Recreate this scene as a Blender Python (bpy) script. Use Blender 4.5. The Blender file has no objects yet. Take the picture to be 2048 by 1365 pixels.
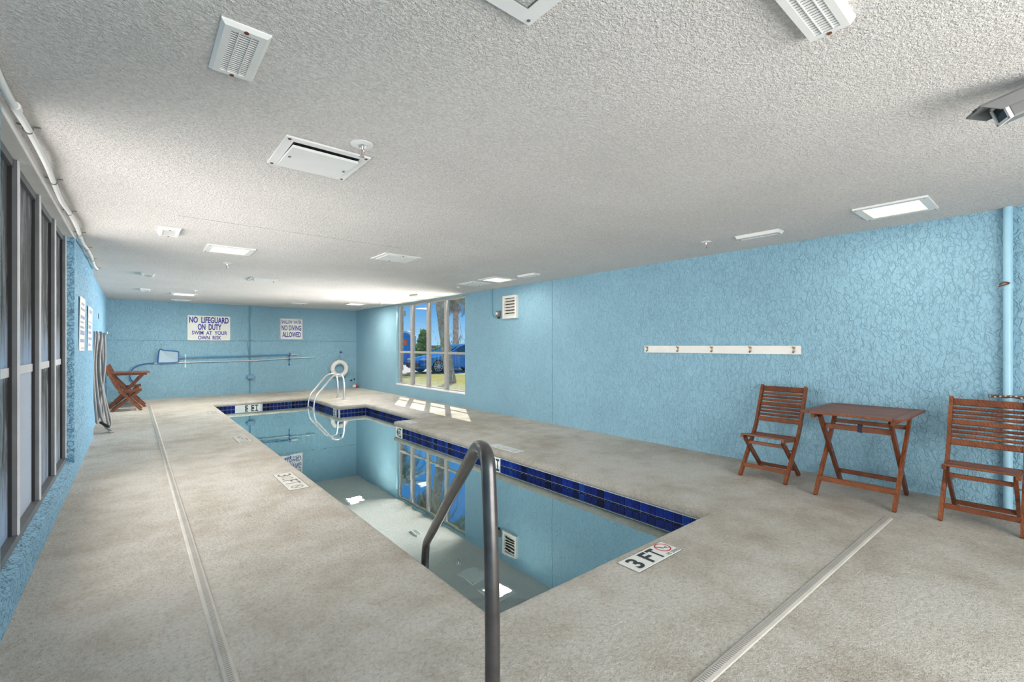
import bpy, bmesh, math, random
from mathutils import Vector, Matrix
random.seed(7)
SC = bpy.context.scene
COL = SC.collection
PI = math.pi

# ------------------------------------------------------------------ camera
YAW = math.atan(754.0 / 913.0)
cam_d = bpy.data.cameras.new('camera')
cam_d.sensor_width = 36.0
cam_d.lens = 36.0 * 913.0 / 2048.0
cam_d.shift_y = 9.5 / 2048.0
cam_d.clip_start = 0.02
cam_d.clip_end = 500
cam = bpy.data.objects.new('camera', cam_d)
cam.location = (0, 0, 1.3)
cam.rotation_euler = (PI / 2, 0, -YAW)
COL.objects.link(cam)
SC.camera = cam

# ------------------------------------------------------------------ view, world, sun, lamps
SC.view_settings.view_transform = 'Standard'
SC.view_settings.look = 'None'
SC.view_settings.exposure = 0.85
SC.view_settings.gamma = 1.0
SC.view_settings.use_curve_mapping = False

W = bpy.data.worlds.new('sky'); SC.world = W; W.use_nodes = True
nt = W.node_tree; nt.nodes.clear()
tc = nt.nodes.new('ShaderNodeTexCoord'); sp = nt.nodes.new('ShaderNodeSeparateXYZ')
rp = nt.nodes.new('ShaderNodeValToRGB'); bgd = nt.nodes.new('ShaderNodeBackground'); wo = nt.nodes.new('ShaderNodeOutputWorld')
nt.links.new(tc.outputs['Generated'], sp.inputs[0]); nt.links.new(sp.outputs['Z'], rp.inputs[0])
nt.links.new(rp.outputs[0], bgd.inputs[0]); nt.links.new(bgd.outputs[0], wo.inputs[0])
rp.color_ramp.elements[0].position = 0.0; rp.color_ramp.elements[0].color = (0.36, 0.60, 0.80, 1)
rp.color_ramp.elements[1].position = 0.6; rp.color_ramp.elements[1].color = (0.03, 0.16, 0.48, 1)
e = rp.color_ramp.elements.new(0.09); e.color = (0.075, 0.31, 0.68, 1)
bgd.inputs[1].default_value = 0.72

sun_d = bpy.data.lights.new('sun', 'SUN'); sun_d.energy = 3.6; sun_d.angle = math.radians(0.6); sun_d.color = (1.0, 0.93, 0.80)
sun = bpy.data.objects.new('sun', sun_d); COL.objects.link(sun)
sun.location = (15, 20, 25)
sun.rotation_euler = Vector((-1.07, -1.82, -2.35)).to_track_quat('-Z', 'Y').to_euler()

def area(name, loc, direction, sx, sy, power, color=(1, 1, 1), spread=PI):
    d = bpy.data.lights.new(name, 'AREA'); d.shape = 'RECTANGLE'; d.size = sx; d.size_y = sy
    d.energy = power; d.color = color; d.spread = spread
    o = bpy.data.objects.new(name, d); o.location = loc
    o.rotation_euler = Vector(direction).to_track_quat('-Z', 'Y').to_euler()
    COL.objects.link(o); return o
# added fill lamp behind the camera; the end wall there has no glazing
REAR = area('added_rear_fill', (1.6, -2.35, 1.15), (0, 1, 0.12), 3.8, 2.0, 118, (1.0, 0.97, 0.93))
# daylight falling in through the window in the right wall
DAYW = area('daylight_window', (5.335, 9.7, 1.33), (-1, 0, 0.10), 3.2, 2.0, 85, (1.0, 0.98, 0.95), math.radians(100))
# daylight falling in through the glazed strip in the left wall
DAYL = area('daylight_left', (-0.50, 4.55, 1.3), (1, 0, 0.0), 3.1, 2.0, 46, (1.0, 0.98, 0.95), math.radians(140))
LAMP_POWER = 9.0

# ------------------------------------------------------------------ materials
def newmat(name):
    m = bpy.data.materials.new(name); m.use_nodes = True
    n = m.node_tree; b = n.nodes['Principled BSDF']; return m, n, b
def N(n, t, **kw):
    x = n.nodes.new(t)
    for k, v in kw.items(): setattr(x, k, v)
    return x
def objco(n, scale=(1, 1, 1)):
    t = N(n, 'ShaderNodeTexCoord'); mp = N(n, 'ShaderNodeMapping')
    mp.inputs['Scale'].default_value = scale
    n.links.new(t.outputs['Object'], mp.inputs[0]); return mp.outputs[0]
def noise(n, co, scale, detail=4, rough=.55, dist=0.0):
    x = N(n, 'ShaderNodeTexNoise'); x.inputs['Scale'].default_value = scale
    x.inputs['Detail'].default_value = detail; x.inputs['Roughness'].default_value = rough
    x.inputs['Distortion'].default_value = dist
    n.links.new(co, x.inputs['Vector']); return x.outputs['Fac']
def ramp(n, fac, stops):
    r = N(n, 'ShaderNodeValToRGB'); els = r.color_ramp.elements
    while len(els) < len(stops): els.new(0.5)
    for e_, (p, c) in zip(els, stops): e_.position = p; e_.color = (c[0], c[1], c[2], 1) if len(c) == 3 else c
    n.links.new(fac, r.inputs[0]); return r.outputs[0]
def mathn(n, op, a, b=None, clamp=False):
    x = N(n, 'ShaderNodeMath', operation=op); x.use_clamp = clamp
    for i, v in enumerate((a, b)):
        if v is None: continue
        if isinstance(v, (int, float)): x.inputs[i].default_value = v
        else: n.links.new(v, x.inputs[i])
    return x.outputs[0]
def bump(n, b, h, strength, dist):
    x = N(n, 'ShaderNodeBump'); x.inputs['Strength'].default_value = strength; x.inputs['Distance'].default_value = dist
    n.links.new(h, x.inputs['Height']); n.links.new(x.outputs[0], b.inputs['Normal'])
def simple(name, col, rough=.5, metal=0.0, var=0.0, vscale=8.0, spec=None, bumpamt=0.0, bscale=60):
    m, n, b = newmat(name)
    b.inputs['Roughness'].default_value = rough; b.inputs['Metallic'].default_value = metal
    if spec is not None: b.inputs['Specular IOR Level'].default_value = spec
    co = objco(n)
    f = noise(n, co, vscale, 4)
    lo = tuple(max(0, c * (1 - var)) for c in col); hi = tuple(min(1, c * (1 + var)) for c in col)
    n.links.new(ramp(n, f, [(.3, lo), (.7, hi)]), b.inputs['Base Color'])
    if bumpamt: bump(n, b, noise(n, co, bscale, 3), bumpamt, .01)
    return m

def stucco(name, col, vert=2.1, seed=0.0, strength=0.62, scale=23.0):
    m, n, b = newmat(name)
    b.inputs['Roughness'].default_value = .55; b.inputs['Specular IOR Level'].default_value = .35
    co = objco(n)
    nz = N(n, 'ShaderNodeTexNoise'); nz.inputs['Scale'].default_value = 9.0; nz.inputs['Detail'].default_value = 3
    n.links.new(co, nz.inputs['Vector'])
    mix = N(n, 'ShaderNodeMix', data_type='VECTOR'); mix.factor_mode = 'UNIFORM'; mix.inputs['Factor'].default_value = 0.07
    n.links.new(co, mix.inputs[4]); n.links.new(nz.outputs['Color'], mix.inputs[5])
    mp = N(n, 'ShaderNodeMapping'); mp.inputs['Scale'].default_value = (1, 1, 1 / vert); mp.inputs['Location'].default_value = (seed, seed, seed)
    n.links.new(mix.outputs[1], mp.inputs[0])
    hs = []
    for sc_ in (scale, scale * 1.9):
        v = N(n, 'ShaderNodeTexVoronoi', feature='DISTANCE_TO_EDGE'); v.inputs['Scale'].default_value = sc_
        n.links.new(mp.outputs[0], v.inputs['Vector'])
        r = ramp(n, v.outputs['Distance'], [(0.0, (1, 1, 1)), (0.035, (.55, .55, .55)), (0.09, (0, 0, 0))])
        msk = ramp(n, noise(n, mp.outputs[0], sc_ * .9, 2), [(.40, (0, 0, 0)), (.62, (1, 1, 1))])
        hs.append(mathn(n, 'MULTIPLY', r, msk))
    h = mathn(n, 'ADD', hs[0], hs[1])
    h = mathn(n, 'ADD', h, mathn(n, 'MULTIPLY', noise(n, co, 14, 4), .6))
    h = mathn(n, 'ADD', h, mathn(n, 'MULTIPLY', noise(n, co, 90, 2), .18))
    bump(n, b, h, strength, .012)
    c = ramp(n, noise(n, co, 1.3, 4), [(.3, tuple(x * .95 for x in col)), (.7, tuple(min(1, x * 1.05) for x in col))])
    n.links.new(c, b.inputs['Base Color']); return m

BLUE = (0.265, 0.465, 0.585)
M = {}
M['wall'] = stucco('blue_stucco', BLUE)
M['wall_side'] = stucco('blue_rough_stucco', (0.25, 0.50, 0.70), 1.0, 3.1, 1.0, 20)
def mk_ceiling():
    m, n, b = newmat('textured_ceiling')
    b.inputs['Roughness'].default_value = .9; b.inputs['Specular IOR Level'].default_value = .1
    co = objco(n)
    a = noise(n, co, 75, 4, .6, .4); c_ = noise(n, co, 190, 2); big = noise(n, co, 1.2, 3)
    h = mathn(n, 'ADD', a, mathn(n, 'MULTIPLY', c_, .4))
    bump(n, b, h, .9, .018)
    mx = N(n, 'ShaderNodeMix', data_type='RGBA', blend_type='MULTIPLY'); mx.inputs[0].default_value = 1.0
    n.links.new(ramp(n, big, [(.3, (.79, .755, .725)), (.7, (.86, .82, .79))]), mx.inputs[6])
    n.links.new(ramp(n, a, [(.36, (.80, .80, .80)), (.60, (1, 1, 1))]), mx.inputs[7]); n.links.new(mx.outputs[2], b.inputs['Base Color'])  # hollows of the relief darkened in the colour, as painted shade
    return m
M['ceiling'] = mk_ceiling()
def mk_deck():
    m, n, b = newmat('cool_deck')
    b.inputs['Roughness'].default_value = .62; b.inputs['Specular IOR Level'].default_value = .4
    co = objco(n)
    big = noise(n, co, .55, 5, .6, .3); mid = noise(n, co, 3.2, 6, .7); fine = noise(n, co, 46, 5, .72, .25); vf = noise(n, co, 150, 3)
    c1 = ramp(n, mathn(n, 'ADD', mathn(n, 'MULTIPLY', big, .55), mathn(n, 'MULTIPLY', mid, .45)),
              [(.36, (.48, .415, .34)), (.46, (.62, .57, .49)), (.54, (.72, .68, .61)), (.64, (.78, .75, .69))])
    c2 = ramp(n, fine, [(.34, (.70, .68, .66)), (.52, (1, 1, 1))])
    mx = N(n, 'ShaderNodeMix', data_type='RGBA', blend_type='MULTIPLY'); mx.inputs[0].default_value = .8
    n.links.new(c1, mx.inputs[6]); n.links.new(c2, mx.inputs[7]); n.links.new(mx.outputs[2], b.inputs['Base Color'])
    h = mathn(n, 'ADD', mathn(n, 'MULTIPLY', fine, 1.0), mathn(n, 'MULTIPLY', vf, .3))
    bump(n, b, h, .95, .03)
    return m
M['deck'] = mk_deck()
def mk_wood():
    m, n, b = newmat('oiled_eucalyptus')
    b.inputs['Roughness'].default_value = .42
    co = objco(n, (6, 6, 6))
    f = noise(n, co, 1.2, 6, .65, 1.5)
    w = N(n, 'ShaderNodeTexWave', wave_type='BANDS', bands_direction='DIAGONAL'); w.inputs['Scale'].default_value = 5; w.inputs['Distortion'].default_value = 6
    w.inputs['Detail'].default_value = 3
    n.links.new(co, w.inputs['Vector'])
    ff = mathn(n, 'ADD', mathn(n, 'MULTIPLY', f, .75), mathn(n, 'MULTIPLY', w.outputs['Fac'], .25))
    info = N(n, 'ShaderNodeObjectInfo')
    ff = mathn(n, 'ADD', ff, mathn(n, 'MULTIPLY', mathn(n, 'SUBTRACT', info.outputs['Random'], .5), .22))
    n.links.new(ramp(n, ff, [(.25, (.075, .018, .007)), (.5, (.165, .044, .013)), (.75, (.25, .078, .025))]), b.inputs['Base Color'])
    bump(n, b, noise(n, objco(n), 60, 3), .15, .004)
    return m
M['wood'] = mk_wood()
M['white'] = simple('white_paint', (.80, .80, .79), .45, 0, .03)
M['offwhite'] = simple('aged_white_plastic', (.74, .73, .69), .4, 0, .05, 20)
M['hookboard'] = simple('cream_board', (.82, .80, .76), .5, 0, .04)
M['grille'] = simple('white_grille', (.76, .76, .74), .5, 0, .03)
M['dark'] = simple('dark_recess', (.02, .02, .022), .8)
M['rust'] = simple('rusty_screw', (.16, .06, .03), .8, .2, .5, 80)
M['steel'] = simple('brushed_steel', (.62, .63, .65), .28, 1.0, .08, 30)
M['rail'] = simple('weathered_steel_rail', (.115, .11, .11), .28, .75, .25, 14)
M['alu'] = simple('grey_aluminium', (.70, .71, .73), .45, .1, .08, 6)
M['alud'] = simple('shaded_grey_aluminium', (.15, .16, .17), .5, .2, .15, 6)  # darker copy of the aluminium: shade on the mullion sides put into the colour
M['black_strip'] = simple('matte_black', (.015, .015, .017), .7)
M['bluepipe'] = simple('blue_painted_pipe', (.36, .62, .76), .35, 0, .04)
M['bluepaint'] = simple('blue_painted_steel', (.10, .30, .46), .45, 0, .1)
M['boxblue'] = simple('grey_blue_box', (.18, .30, .45), .45, 0, .05)
M['signwhite'] = simple('sign_white', (.82, .82, .76), .45, 0, .03)
M['signblue'] = simple('sign_blue_ink', (.03, .035, .34), .5)
M['ink'] = simple('black_ink', (.03, .035, .04), .55)
M['inkgrey'] = simple('worn_ink', (.16, .16, .15), .6)
M['red'] = simple('red_ink', (.55, .03, .035), .5)
M['marker'] = simple('white_marker_tile', (.74, .74, .70), .35, 0, .04)
M['markerworn'] = simple('worn_marker_tile', (.60, .585, .54), .5, 0, .1, 12)
M['grout'] = simple('light_grout', (.52, .57, .58), .7, 0, .08, 30)
M['pvc'] = simple('white_pvc', (.82, .82, .80), .35, 0, .02)
M['draincover'] = simple('beige_drain_cover', (.50, .475, .43), .6, 0, .1, 6)
M['hose'] = simple('grey_vinyl_hose', (.27, .265, .265), .5, 0, .1, 12)
M['foam'] = simple('white_foam_ring', (.78, .76, .74), .6, 0, .05)
M['brass'] = simple('tarnished_brass', (.33, .25, .17), .4, .7, .4, 40)
M['rope'] = simple('blue_grey_rope', (.34, .42, .50), .8)
M['bluehard'] = simple('blue_plastic', (.02, .12, .36), .4)
M['polesilver'] = simple('silver_pole', (.66, .68, .70), .35, .4)
M['poleblue'] = simple('blue_anodised_pole', (.10, .28, .48), .35, .3)
M['mesh_net'] = simple('pale_net', (.42, .56, .66), .9)
M['redfloat'] = simple('red_float', (.6, .04, .03), .4)
M['plaster'] = simple('pool_plaster', (.24, .29, .27), .7, 0, .1, 2)
M['stepedge'] = simple('dark_blue_step_edge', (.03, .06, .13), .5)
M['stepbody'] = simple('stained_step_plaster', (.055, .055, .045), .8, 0, .3, 6)
M['bluepaintl'] = simple('teal_painted_conduit', (.14, .38, .46), .45)
M['strap'] = simple('navy_strap', (.01, .015, .04), .6)
M['camgrey'] = simple('grey_camera_shell', (.17, .17, .17), .45, .1, .04)
M['camwhite'] = simple('white_camera_bezel', (.66, .66, .64), .45)
M['camglass'] = simple('dark_camera_window', (.012, .02, .025), .06)
M['letterblue'] = simple('blue_lettering', (.01, .05, .18), .4)
M['shell'] = simple('shell_white', (.62, .60, .55), .6, 0, .4, 60)
tilemats = []
for i, c in enumerate([(.006, .014, .10), (.006, .020, .16), (.008, .035, .19), (.003, .006, .03), (.005, .010, .06)]):
    m = simple('cobalt_tile_%d' % i, c, .40, 0, .25, 30, .06); tilemats.append(m)

def emis(name, col, st, edge=None):
    m, n, b = newmat(name)
    b.inputs['Base Color'].default_value = (*col, 1); b.inputs['Roughness'].default_value = .4
    b.inputs['Emission Color'].default_value = (*col, 1); b.inputs['Emission Strength'].default_value = st
    return m
M['diffuser_lit'] = emis('lit_diffuser', (1.0, .93, .80), 1.0)
def mk_lens():
    m, n, b = newmat('unlit_prismatic_lens'); b.inputs['Roughness'].default_value = .2
    co = objco(n); v = N(n, 'ShaderNodeTexVoronoi'); v.inputs['Scale'].default_value = 120; n.links.new(co, v.inputs['Vector'])
    n.links.new(ramp(n, v.outputs['Distance'], [(.1, (.62, .62, .60)), (.8, (.42, .43, .42))]), b.inputs['Base Color'])
    bump(n, b, v.outputs['Distance'], .6, .004); return m
M['lens'] = mk_lens()

def mk_glass():
    m, n, b = newmat('clear_window_glass'); n.nodes.remove(b)
    out = n.nodes['Material Output']
    tr = N(n, 'ShaderNodeBsdfTransparent'); tr.inputs[0].default_value = (.95, .97, .97, 1)
    gl = N(n, 'ShaderNodeBsdfGlossy'); gl.inputs['Roughness'].default_value = .02
    fr = N(n, 'ShaderNodeFresnel'); fr.inputs[0].default_value = 1.35
    mx = N(n, 'ShaderNodeMixShader'); n.links.new(mathn(n, 'MULTIPLY', fr.outputs[0], .07), mx.inputs[0])
    n.links.new(tr.outputs[0], mx.inputs[1]); n.links.new(gl.outputs[0], mx.inputs[2])
    # dried run marks and condensation haze along the foot of the panes
    df = N(n, 'ShaderNodeBsdfDiffuse'); df.inputs[0].default_value = (.8, .82, .78, 1)
    tl = N(n, 'ShaderNodeBsdfTranslucent'); tl.inputs[0].default_value = (.85, .87, .8, 1)
    m2 = N(n, 'ShaderNodeMixShader'); m2.inputs[0].default_value = .5
    n.links.new(df.outputs[0], m2.inputs[1]); n.links.new(tl.outputs[0], m2.inputs[2])
    st = ramp(n, noise(n, objco(n, (1, 18, .7)), 1.6, 3), [(.56, (0, 0, 0)), (.72, (1, 1, 1))])
    t = N(n, 'ShaderNodeTexCoord'); s = N(n, 'ShaderNodeSeparateXYZ'); n.links.new(t.outputs['Object'], s.inputs[0])
    low = ramp(n, mathn(n, 'DIVIDE', s.outputs['Z'], 2.4), [(.13, (1, 1, 1)), (.28, (.1, .1, .1)), (.47, (.45, .45, .45)), (.49, (0, 0, 0))])
    base = ramp(n, mathn(n, 'DIVIDE', s.outputs['Z'], 2.4), [(.13, (.35, .35, .35)), (.22, (0, 0, 0))])
    f = mathn(n, 'ADD', mathn(n, 'MULTIPLY', mathn(n, 'MULTIPLY', st, low), .45), mathn(n, 'MULTIPLY', base, .9), True)
    m3 = N(n, 'ShaderNodeMixShader'); n.links.new(f, m3.inputs[0])
    n.links.new(mx.outputs[0], m3.inputs[1]); n.links.new(m2.outputs[0], m3.inputs[2])
    n.links.new(m3.outputs[0], out.inputs[0]); return m
M['glass'] = mk_glass()
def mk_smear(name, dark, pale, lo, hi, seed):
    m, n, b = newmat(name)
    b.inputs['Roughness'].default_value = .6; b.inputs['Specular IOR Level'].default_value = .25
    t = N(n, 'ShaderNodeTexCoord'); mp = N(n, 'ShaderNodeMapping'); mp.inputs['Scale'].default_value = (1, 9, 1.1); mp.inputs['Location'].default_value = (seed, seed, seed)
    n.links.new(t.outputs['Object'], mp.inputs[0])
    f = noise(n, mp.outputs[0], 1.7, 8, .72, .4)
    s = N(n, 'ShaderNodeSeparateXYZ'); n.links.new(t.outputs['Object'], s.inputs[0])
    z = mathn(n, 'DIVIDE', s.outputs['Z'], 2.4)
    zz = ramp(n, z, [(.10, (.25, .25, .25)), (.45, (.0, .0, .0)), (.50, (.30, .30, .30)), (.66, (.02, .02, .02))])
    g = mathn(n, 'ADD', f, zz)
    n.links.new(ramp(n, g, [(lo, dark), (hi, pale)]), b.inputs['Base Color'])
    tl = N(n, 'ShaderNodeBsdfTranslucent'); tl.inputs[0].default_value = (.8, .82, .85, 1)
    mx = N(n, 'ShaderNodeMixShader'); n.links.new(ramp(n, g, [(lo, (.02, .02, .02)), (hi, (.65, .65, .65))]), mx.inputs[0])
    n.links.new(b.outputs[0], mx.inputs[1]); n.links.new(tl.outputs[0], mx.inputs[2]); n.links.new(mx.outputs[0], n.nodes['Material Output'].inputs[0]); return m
M['smear'] = [mk_smear('smeared_dark_glass_%d' % i, (.045, .05, .055), (.50, .51, .52), .52, .78, 3.7 * i) for i in range(4)]
def mk_whitepane():
    m, n, b = newmat('white_covered_glass'); b.inputs['Base Color'].default_value = (.72, .73, .76, 1); b.inputs['Roughness'].default_value = .6
    tl = N(n, 'ShaderNodeBsdfTranslucent'); tl.inputs[0].default_value = (.8, .8, .8, 1)
    mx = N(n, 'ShaderNodeMixShader'); mx.inputs[0].default_value = .5
    n.links.new(b.outputs[0], mx.inputs[1]); n.links.new(tl.outputs[0], mx.inputs[2]); n.links.new(mx.outputs[0], n.nodes['Material Output'].inputs[0]); return m
M['whitepane'] = mk_whitepane()

def mk_water():
    m, n, b = newmat('pool_water'); n.nodes.remove(b); out = n.nodes['Material Output']
    tr = N(n, 'ShaderNodeBsdfTransparent'); tr.inputs[0].default_value = (.55, .80, .80, 1)
    gl = N(n, 'ShaderNodeBsdfGlossy'); gl.inputs['Roughness'].default_value = .0; gl.inputs[0].default_value = (.86, .97, .98, 1)
    fr = N(n, 'ShaderNodeFresnel'); fr.inputs[0].default_value = 1.33
    f = mathn(n, 'ADD', mathn(n, 'MULTIPLY', fr.outputs[0], 1.9), .34, True)
    co = objco(n); h = mathn(n, 'ADD', noise(n, co, 2.2, 2), mathn(n, 'MULTIPLY', noise(n, co, 7, 2), .12))
    bp = N(n, 'ShaderNodeBump'); bp.inputs['Strength'].default_value = .10; bp.inputs['Distance'].default_value = .012
    n.links.new(h, bp.inputs['Height']); n.links.new(bp.outputs[0], gl.inputs['Normal'])
    mx = N(n, 'ShaderNodeMixShader'); n.links.new(f, mx.inputs[0])
    n.links.new(tr.outputs[0], mx.inputs[1]); n.links.new(gl.outputs[0], mx.inputs[2])
    n.links.new(mx.outputs[0], out.inputs[0]); return m
M['water'] = mk_water()

# ------------------------------------------------------------------ mesh helpers
class MB:
    def __init__(s): s.bm = bmesh.new()
    def box(s, a, b, rot=None, bev=0.0, at=None):
        """axis box from corner a to corner b; rot = Matrix about its centre; at = matrix applied last"""
        c = [(a[i] + b[i]) / 2 for i in range(3)]; h = [abs(b[i] - a[i]) / 2 for i in range(3)]
        mt = Matrix.Translation(c)
        if rot is not None: mt = mt @ rot.to_4x4()
        mt = mt @ Matrix.Diagonal((2 * h[0], 2 * h[1], 2 * h[2], 1))
        if at is not None: mt = at @ mt
        r = bmesh.ops.create_cube(s.bm, size=1.0, matrix=mt)
        if bev > 0:
            es = list({e_ for v in r['verts'] for e_ in v.link_edges})
            bmesh.ops.bevel(s.bm, geom=es, offset=bev, segments=1, affect='EDGES', profile=.5)
        return s
    def bar(s, p, q, w, t, bev=0.0, up=(0, 0, 1)):
        """rectangular bar from p to q, w = width across 'side', t = thickness along up-ish"""
        p = Vector(p); q = Vector(q); d = (q - p); L = d.length; d.normalize()
        side = d.cross(Vector(up))
        if side.length < 1e-4: side = d.cross(Vector((1, 0, 0)))
        side.normalize(); u = side.cross(d)
        m3 = Matrix((side, d, u)).transposed().to_4x4(); m3.translation = (p + q) / 2
        r = bmesh.ops.create_cube(s.bm, size=1.0, matrix=m3 @ Matrix.Diagonal((w, L, t, 1)))
        if bev > 0:
            es = list({e_ for v in r['verts'] for e_ in v.link_edges})
            bmesh.ops.bevel(s.bm, geom=es, offset=bev, segments=1, affect='EDGES', profile=.5)
        return s
    def ribbon(s, pts, w, t, side=(0, 1, 0)):
        """bar of section w (along side) x t following pts lying in a plane normal to side"""
        side = Vector(side).normalized(); P = [Vector(p) for p in pts]; rows = []
        for i, p in enumerate(P):
            d = (P[min(i + 1, len(P) - 1)] - P[max(i - 1, 0)]).normalized(); u = side.cross(d).normalized()
            rows.append([s.bm.verts.new(p + side * a * w / 2 + u * b_ * t / 2) for a, b_ in ((-1, -1), (1, -1), (1, 1), (-1, 1))])
        for i in range(len(rows) - 1):
            for k in range(4):
                s.bm.faces.new((rows[i][k], rows[i][(k + 1) % 4], rows[i + 1][(k + 1) % 4], rows[i + 1][k]))
        s.bm.faces.new(rows[0][::-1]); s.bm.faces.new(rows[-1]); return s
    def tube(s, pts, r, seg=12, closed=False, cap=True):
        P = [Vector(p) for p in pts]; n = len(P); rings = []
        rr = r if isinstance(r, (list, tuple)) else [r] * n
        u = None
        for i, p in enumerate(P):
            if closed: d = P[(i + 1) % n] - P[i - 1]
            else: d = P[min(i + 1, n - 1)] - P[max(i - 1, 0)]
            d.normalize()
            if u is None:
                u = d.orthogonal().normalized()
            else:
                u = (u - d * u.dot(d)); u.normalize()
            v = d.cross(u)
            rings.append([s.bm.verts.new(p + (u * math.cos(2 * PI * k / seg) + v * math.sin(2 * PI * k / seg)) * rr[i]) for k in range(seg)])
        m = n if closed else n - 1
        for i in range(m):
            a, b_ = rings[i], rings[(i + 1) % n]
            if closed and i == n - 1:
                # align the last ring with the first one
                best = min(range(seg), key=lambda o: (a[0].co - b_[o].co).length); b_ = b_[best:] + b_[:best]
            for k in range(seg):
                s.bm.faces.new((a[k], a[(k + 1) % seg], b_[(k + 1) % seg], b_[k]))
        if not closed and cap:
            s.bm.faces.new(rings[0][::-1]); s.bm.faces.new(rings[-1])
        return s
    def cyl(s, p, q, r, seg=16): return s.tube([p, q], r, seg)
    def disc(s, c, axis, r, h, seg=20):
        c = Vector(c); return s.tube([c, c + Vector(axis).normalized() * h], r, seg)
    def poly(s, pts, off):
        """extruded polygon: pts list of 3d, off vector"""
        a = [s.bm.verts.new(p) for p in pts]; b_ = [s.bm.verts.new(Vector(p) + Vector(off)) for p in pts]; n = len(a)
        s.bm.faces.new(a[::-1]); s.bm.faces.new(b_)
        for i in range(n): s.bm.faces.new((a[i], a[(i + 1) % n], b_[(i + 1) % n], b_[i]))
        return s
    def lathe(s, prof, c=(0, 0, 0), seg=20, axis='Z'):
        rings = []
        for r, z in prof:
            ring = []
            for k in range(seg):
                a = 2 * PI * k / seg; p = (r * math.cos(a), r * math.sin(a), z)
                if axis == 'X': p = (z, r * math.cos(a), r * math.sin(a))
                if axis == 'Y': p = (r * math.cos(a), z, r * math.sin(a))
                ring.append(s.bm.verts.new(Vector(c) + Vector(p)))
            rings.append(ring)
        for i in range(len(rings) - 1):
            for k in range(seg): s.bm.faces.new((rings[i][k], rings[i][(k + 1) % seg], rings[i + 1][(k + 1) % seg], rings[i + 1][k]))
        s.bm.faces.new(rings[0][::-1]); s.bm.faces.new(rings[-1]); return s
    def build(s, name, mat, parent=None, smooth=False, **props):
        bmesh.ops.recalc_face_normals(s.bm, faces=s.bm.faces)
        me = bpy.data.meshes.new(name); s.bm.to_mesh(me); s.bm.free()
        me.materials.append(M[mat] if isinstance(mat, str) else mat)
        if smooth:
            for p in me.polygons: p.use_smooth = True
            try: me.set_sharp_from_angle(angle=math.radians(40))
            except Exception: pass
        return link(name, me, parent, **props)
def link(name, me, parent=None, **props):
    o = bpy.data.objects.new(name, me); COL.objects.link(o)
    if parent is not None:
        o.parent = parent
    for k, v in props.items(): o[k] = v
    return o
def empty(name, loc, label=None, cat=None, group=None, rz=0.0, kind=None):
    o = bpy.data.objects.new(name, None); o.empty_display_size = .1; COL.objects.link(o)
    o.location = loc; o.rotation_euler = (0, 0, rz)
    if label: o['label'] = label
    if cat: o['category'] = cat
    if group: o['group'] = group
    if kind: o['kind'] = kind
    return o
def tag(o, label, cat, group=None):
    o['label'] = label; o['category'] = cat
    if group: o['group'] = group
    return o
def children(o): return [c for c in bpy.data.objects if c.parent == o]
def copy_tree(o, parent=None):
    c = o.copy(); COL.objects.link(c); c.parent = parent
    for ch in children(o): copy_tree(ch, c)
    return c
def fillet(pts, r, seg=6):
    P = [Vector(p) for p in pts]; out = [P[0]]
    for i in range(1, len(P) - 1):
        a, b_, c = P[i - 1], P[i], P[i + 1]
        da = (a - b_); dc = (c - b_); rr = min(r if not isinstance(r, (list, tuple)) else r[i - 1], da.length * .49, dc.length * .49)
        p0 = b_ + da.normalized() * rr; p1 = b_ + dc.normalized() * rr
        for k in range(seg + 1):
            t = k / seg; out.append(p0 * (1 - t) ** 2 + b_ * 2 * t * (1 - t) + p1 * t * t)
    out.append(P[-1]); return out
def catmull(pts, n=8, closed=False):
    P = [Vector(p) for p in pts]; out = []; L = len(P)
    rng = L if closed else L - 1
    for i in range(rng):
        if closed: p0, p1, p2, p3 = P[i - 1], P[i], P[(i + 1) % L], P[(i + 2) % L]
        else: p0, p1, p2, p3 = P[max(i - 1, 0)], P[i], P[i + 1], P[min(i + 2, L - 1)]
        for k in range(n):
            t = k / n
            out.append(.5 * ((2 * p1) + (p2 - p0) * t + (2 * p0 - 5 * p1 + 4 * p2 - p3) * t * t + (3 * p1 - p0 - 3 * p2 + p3) * t ** 3))
    if not closed: out.append(P[-1])
    return out

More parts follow.
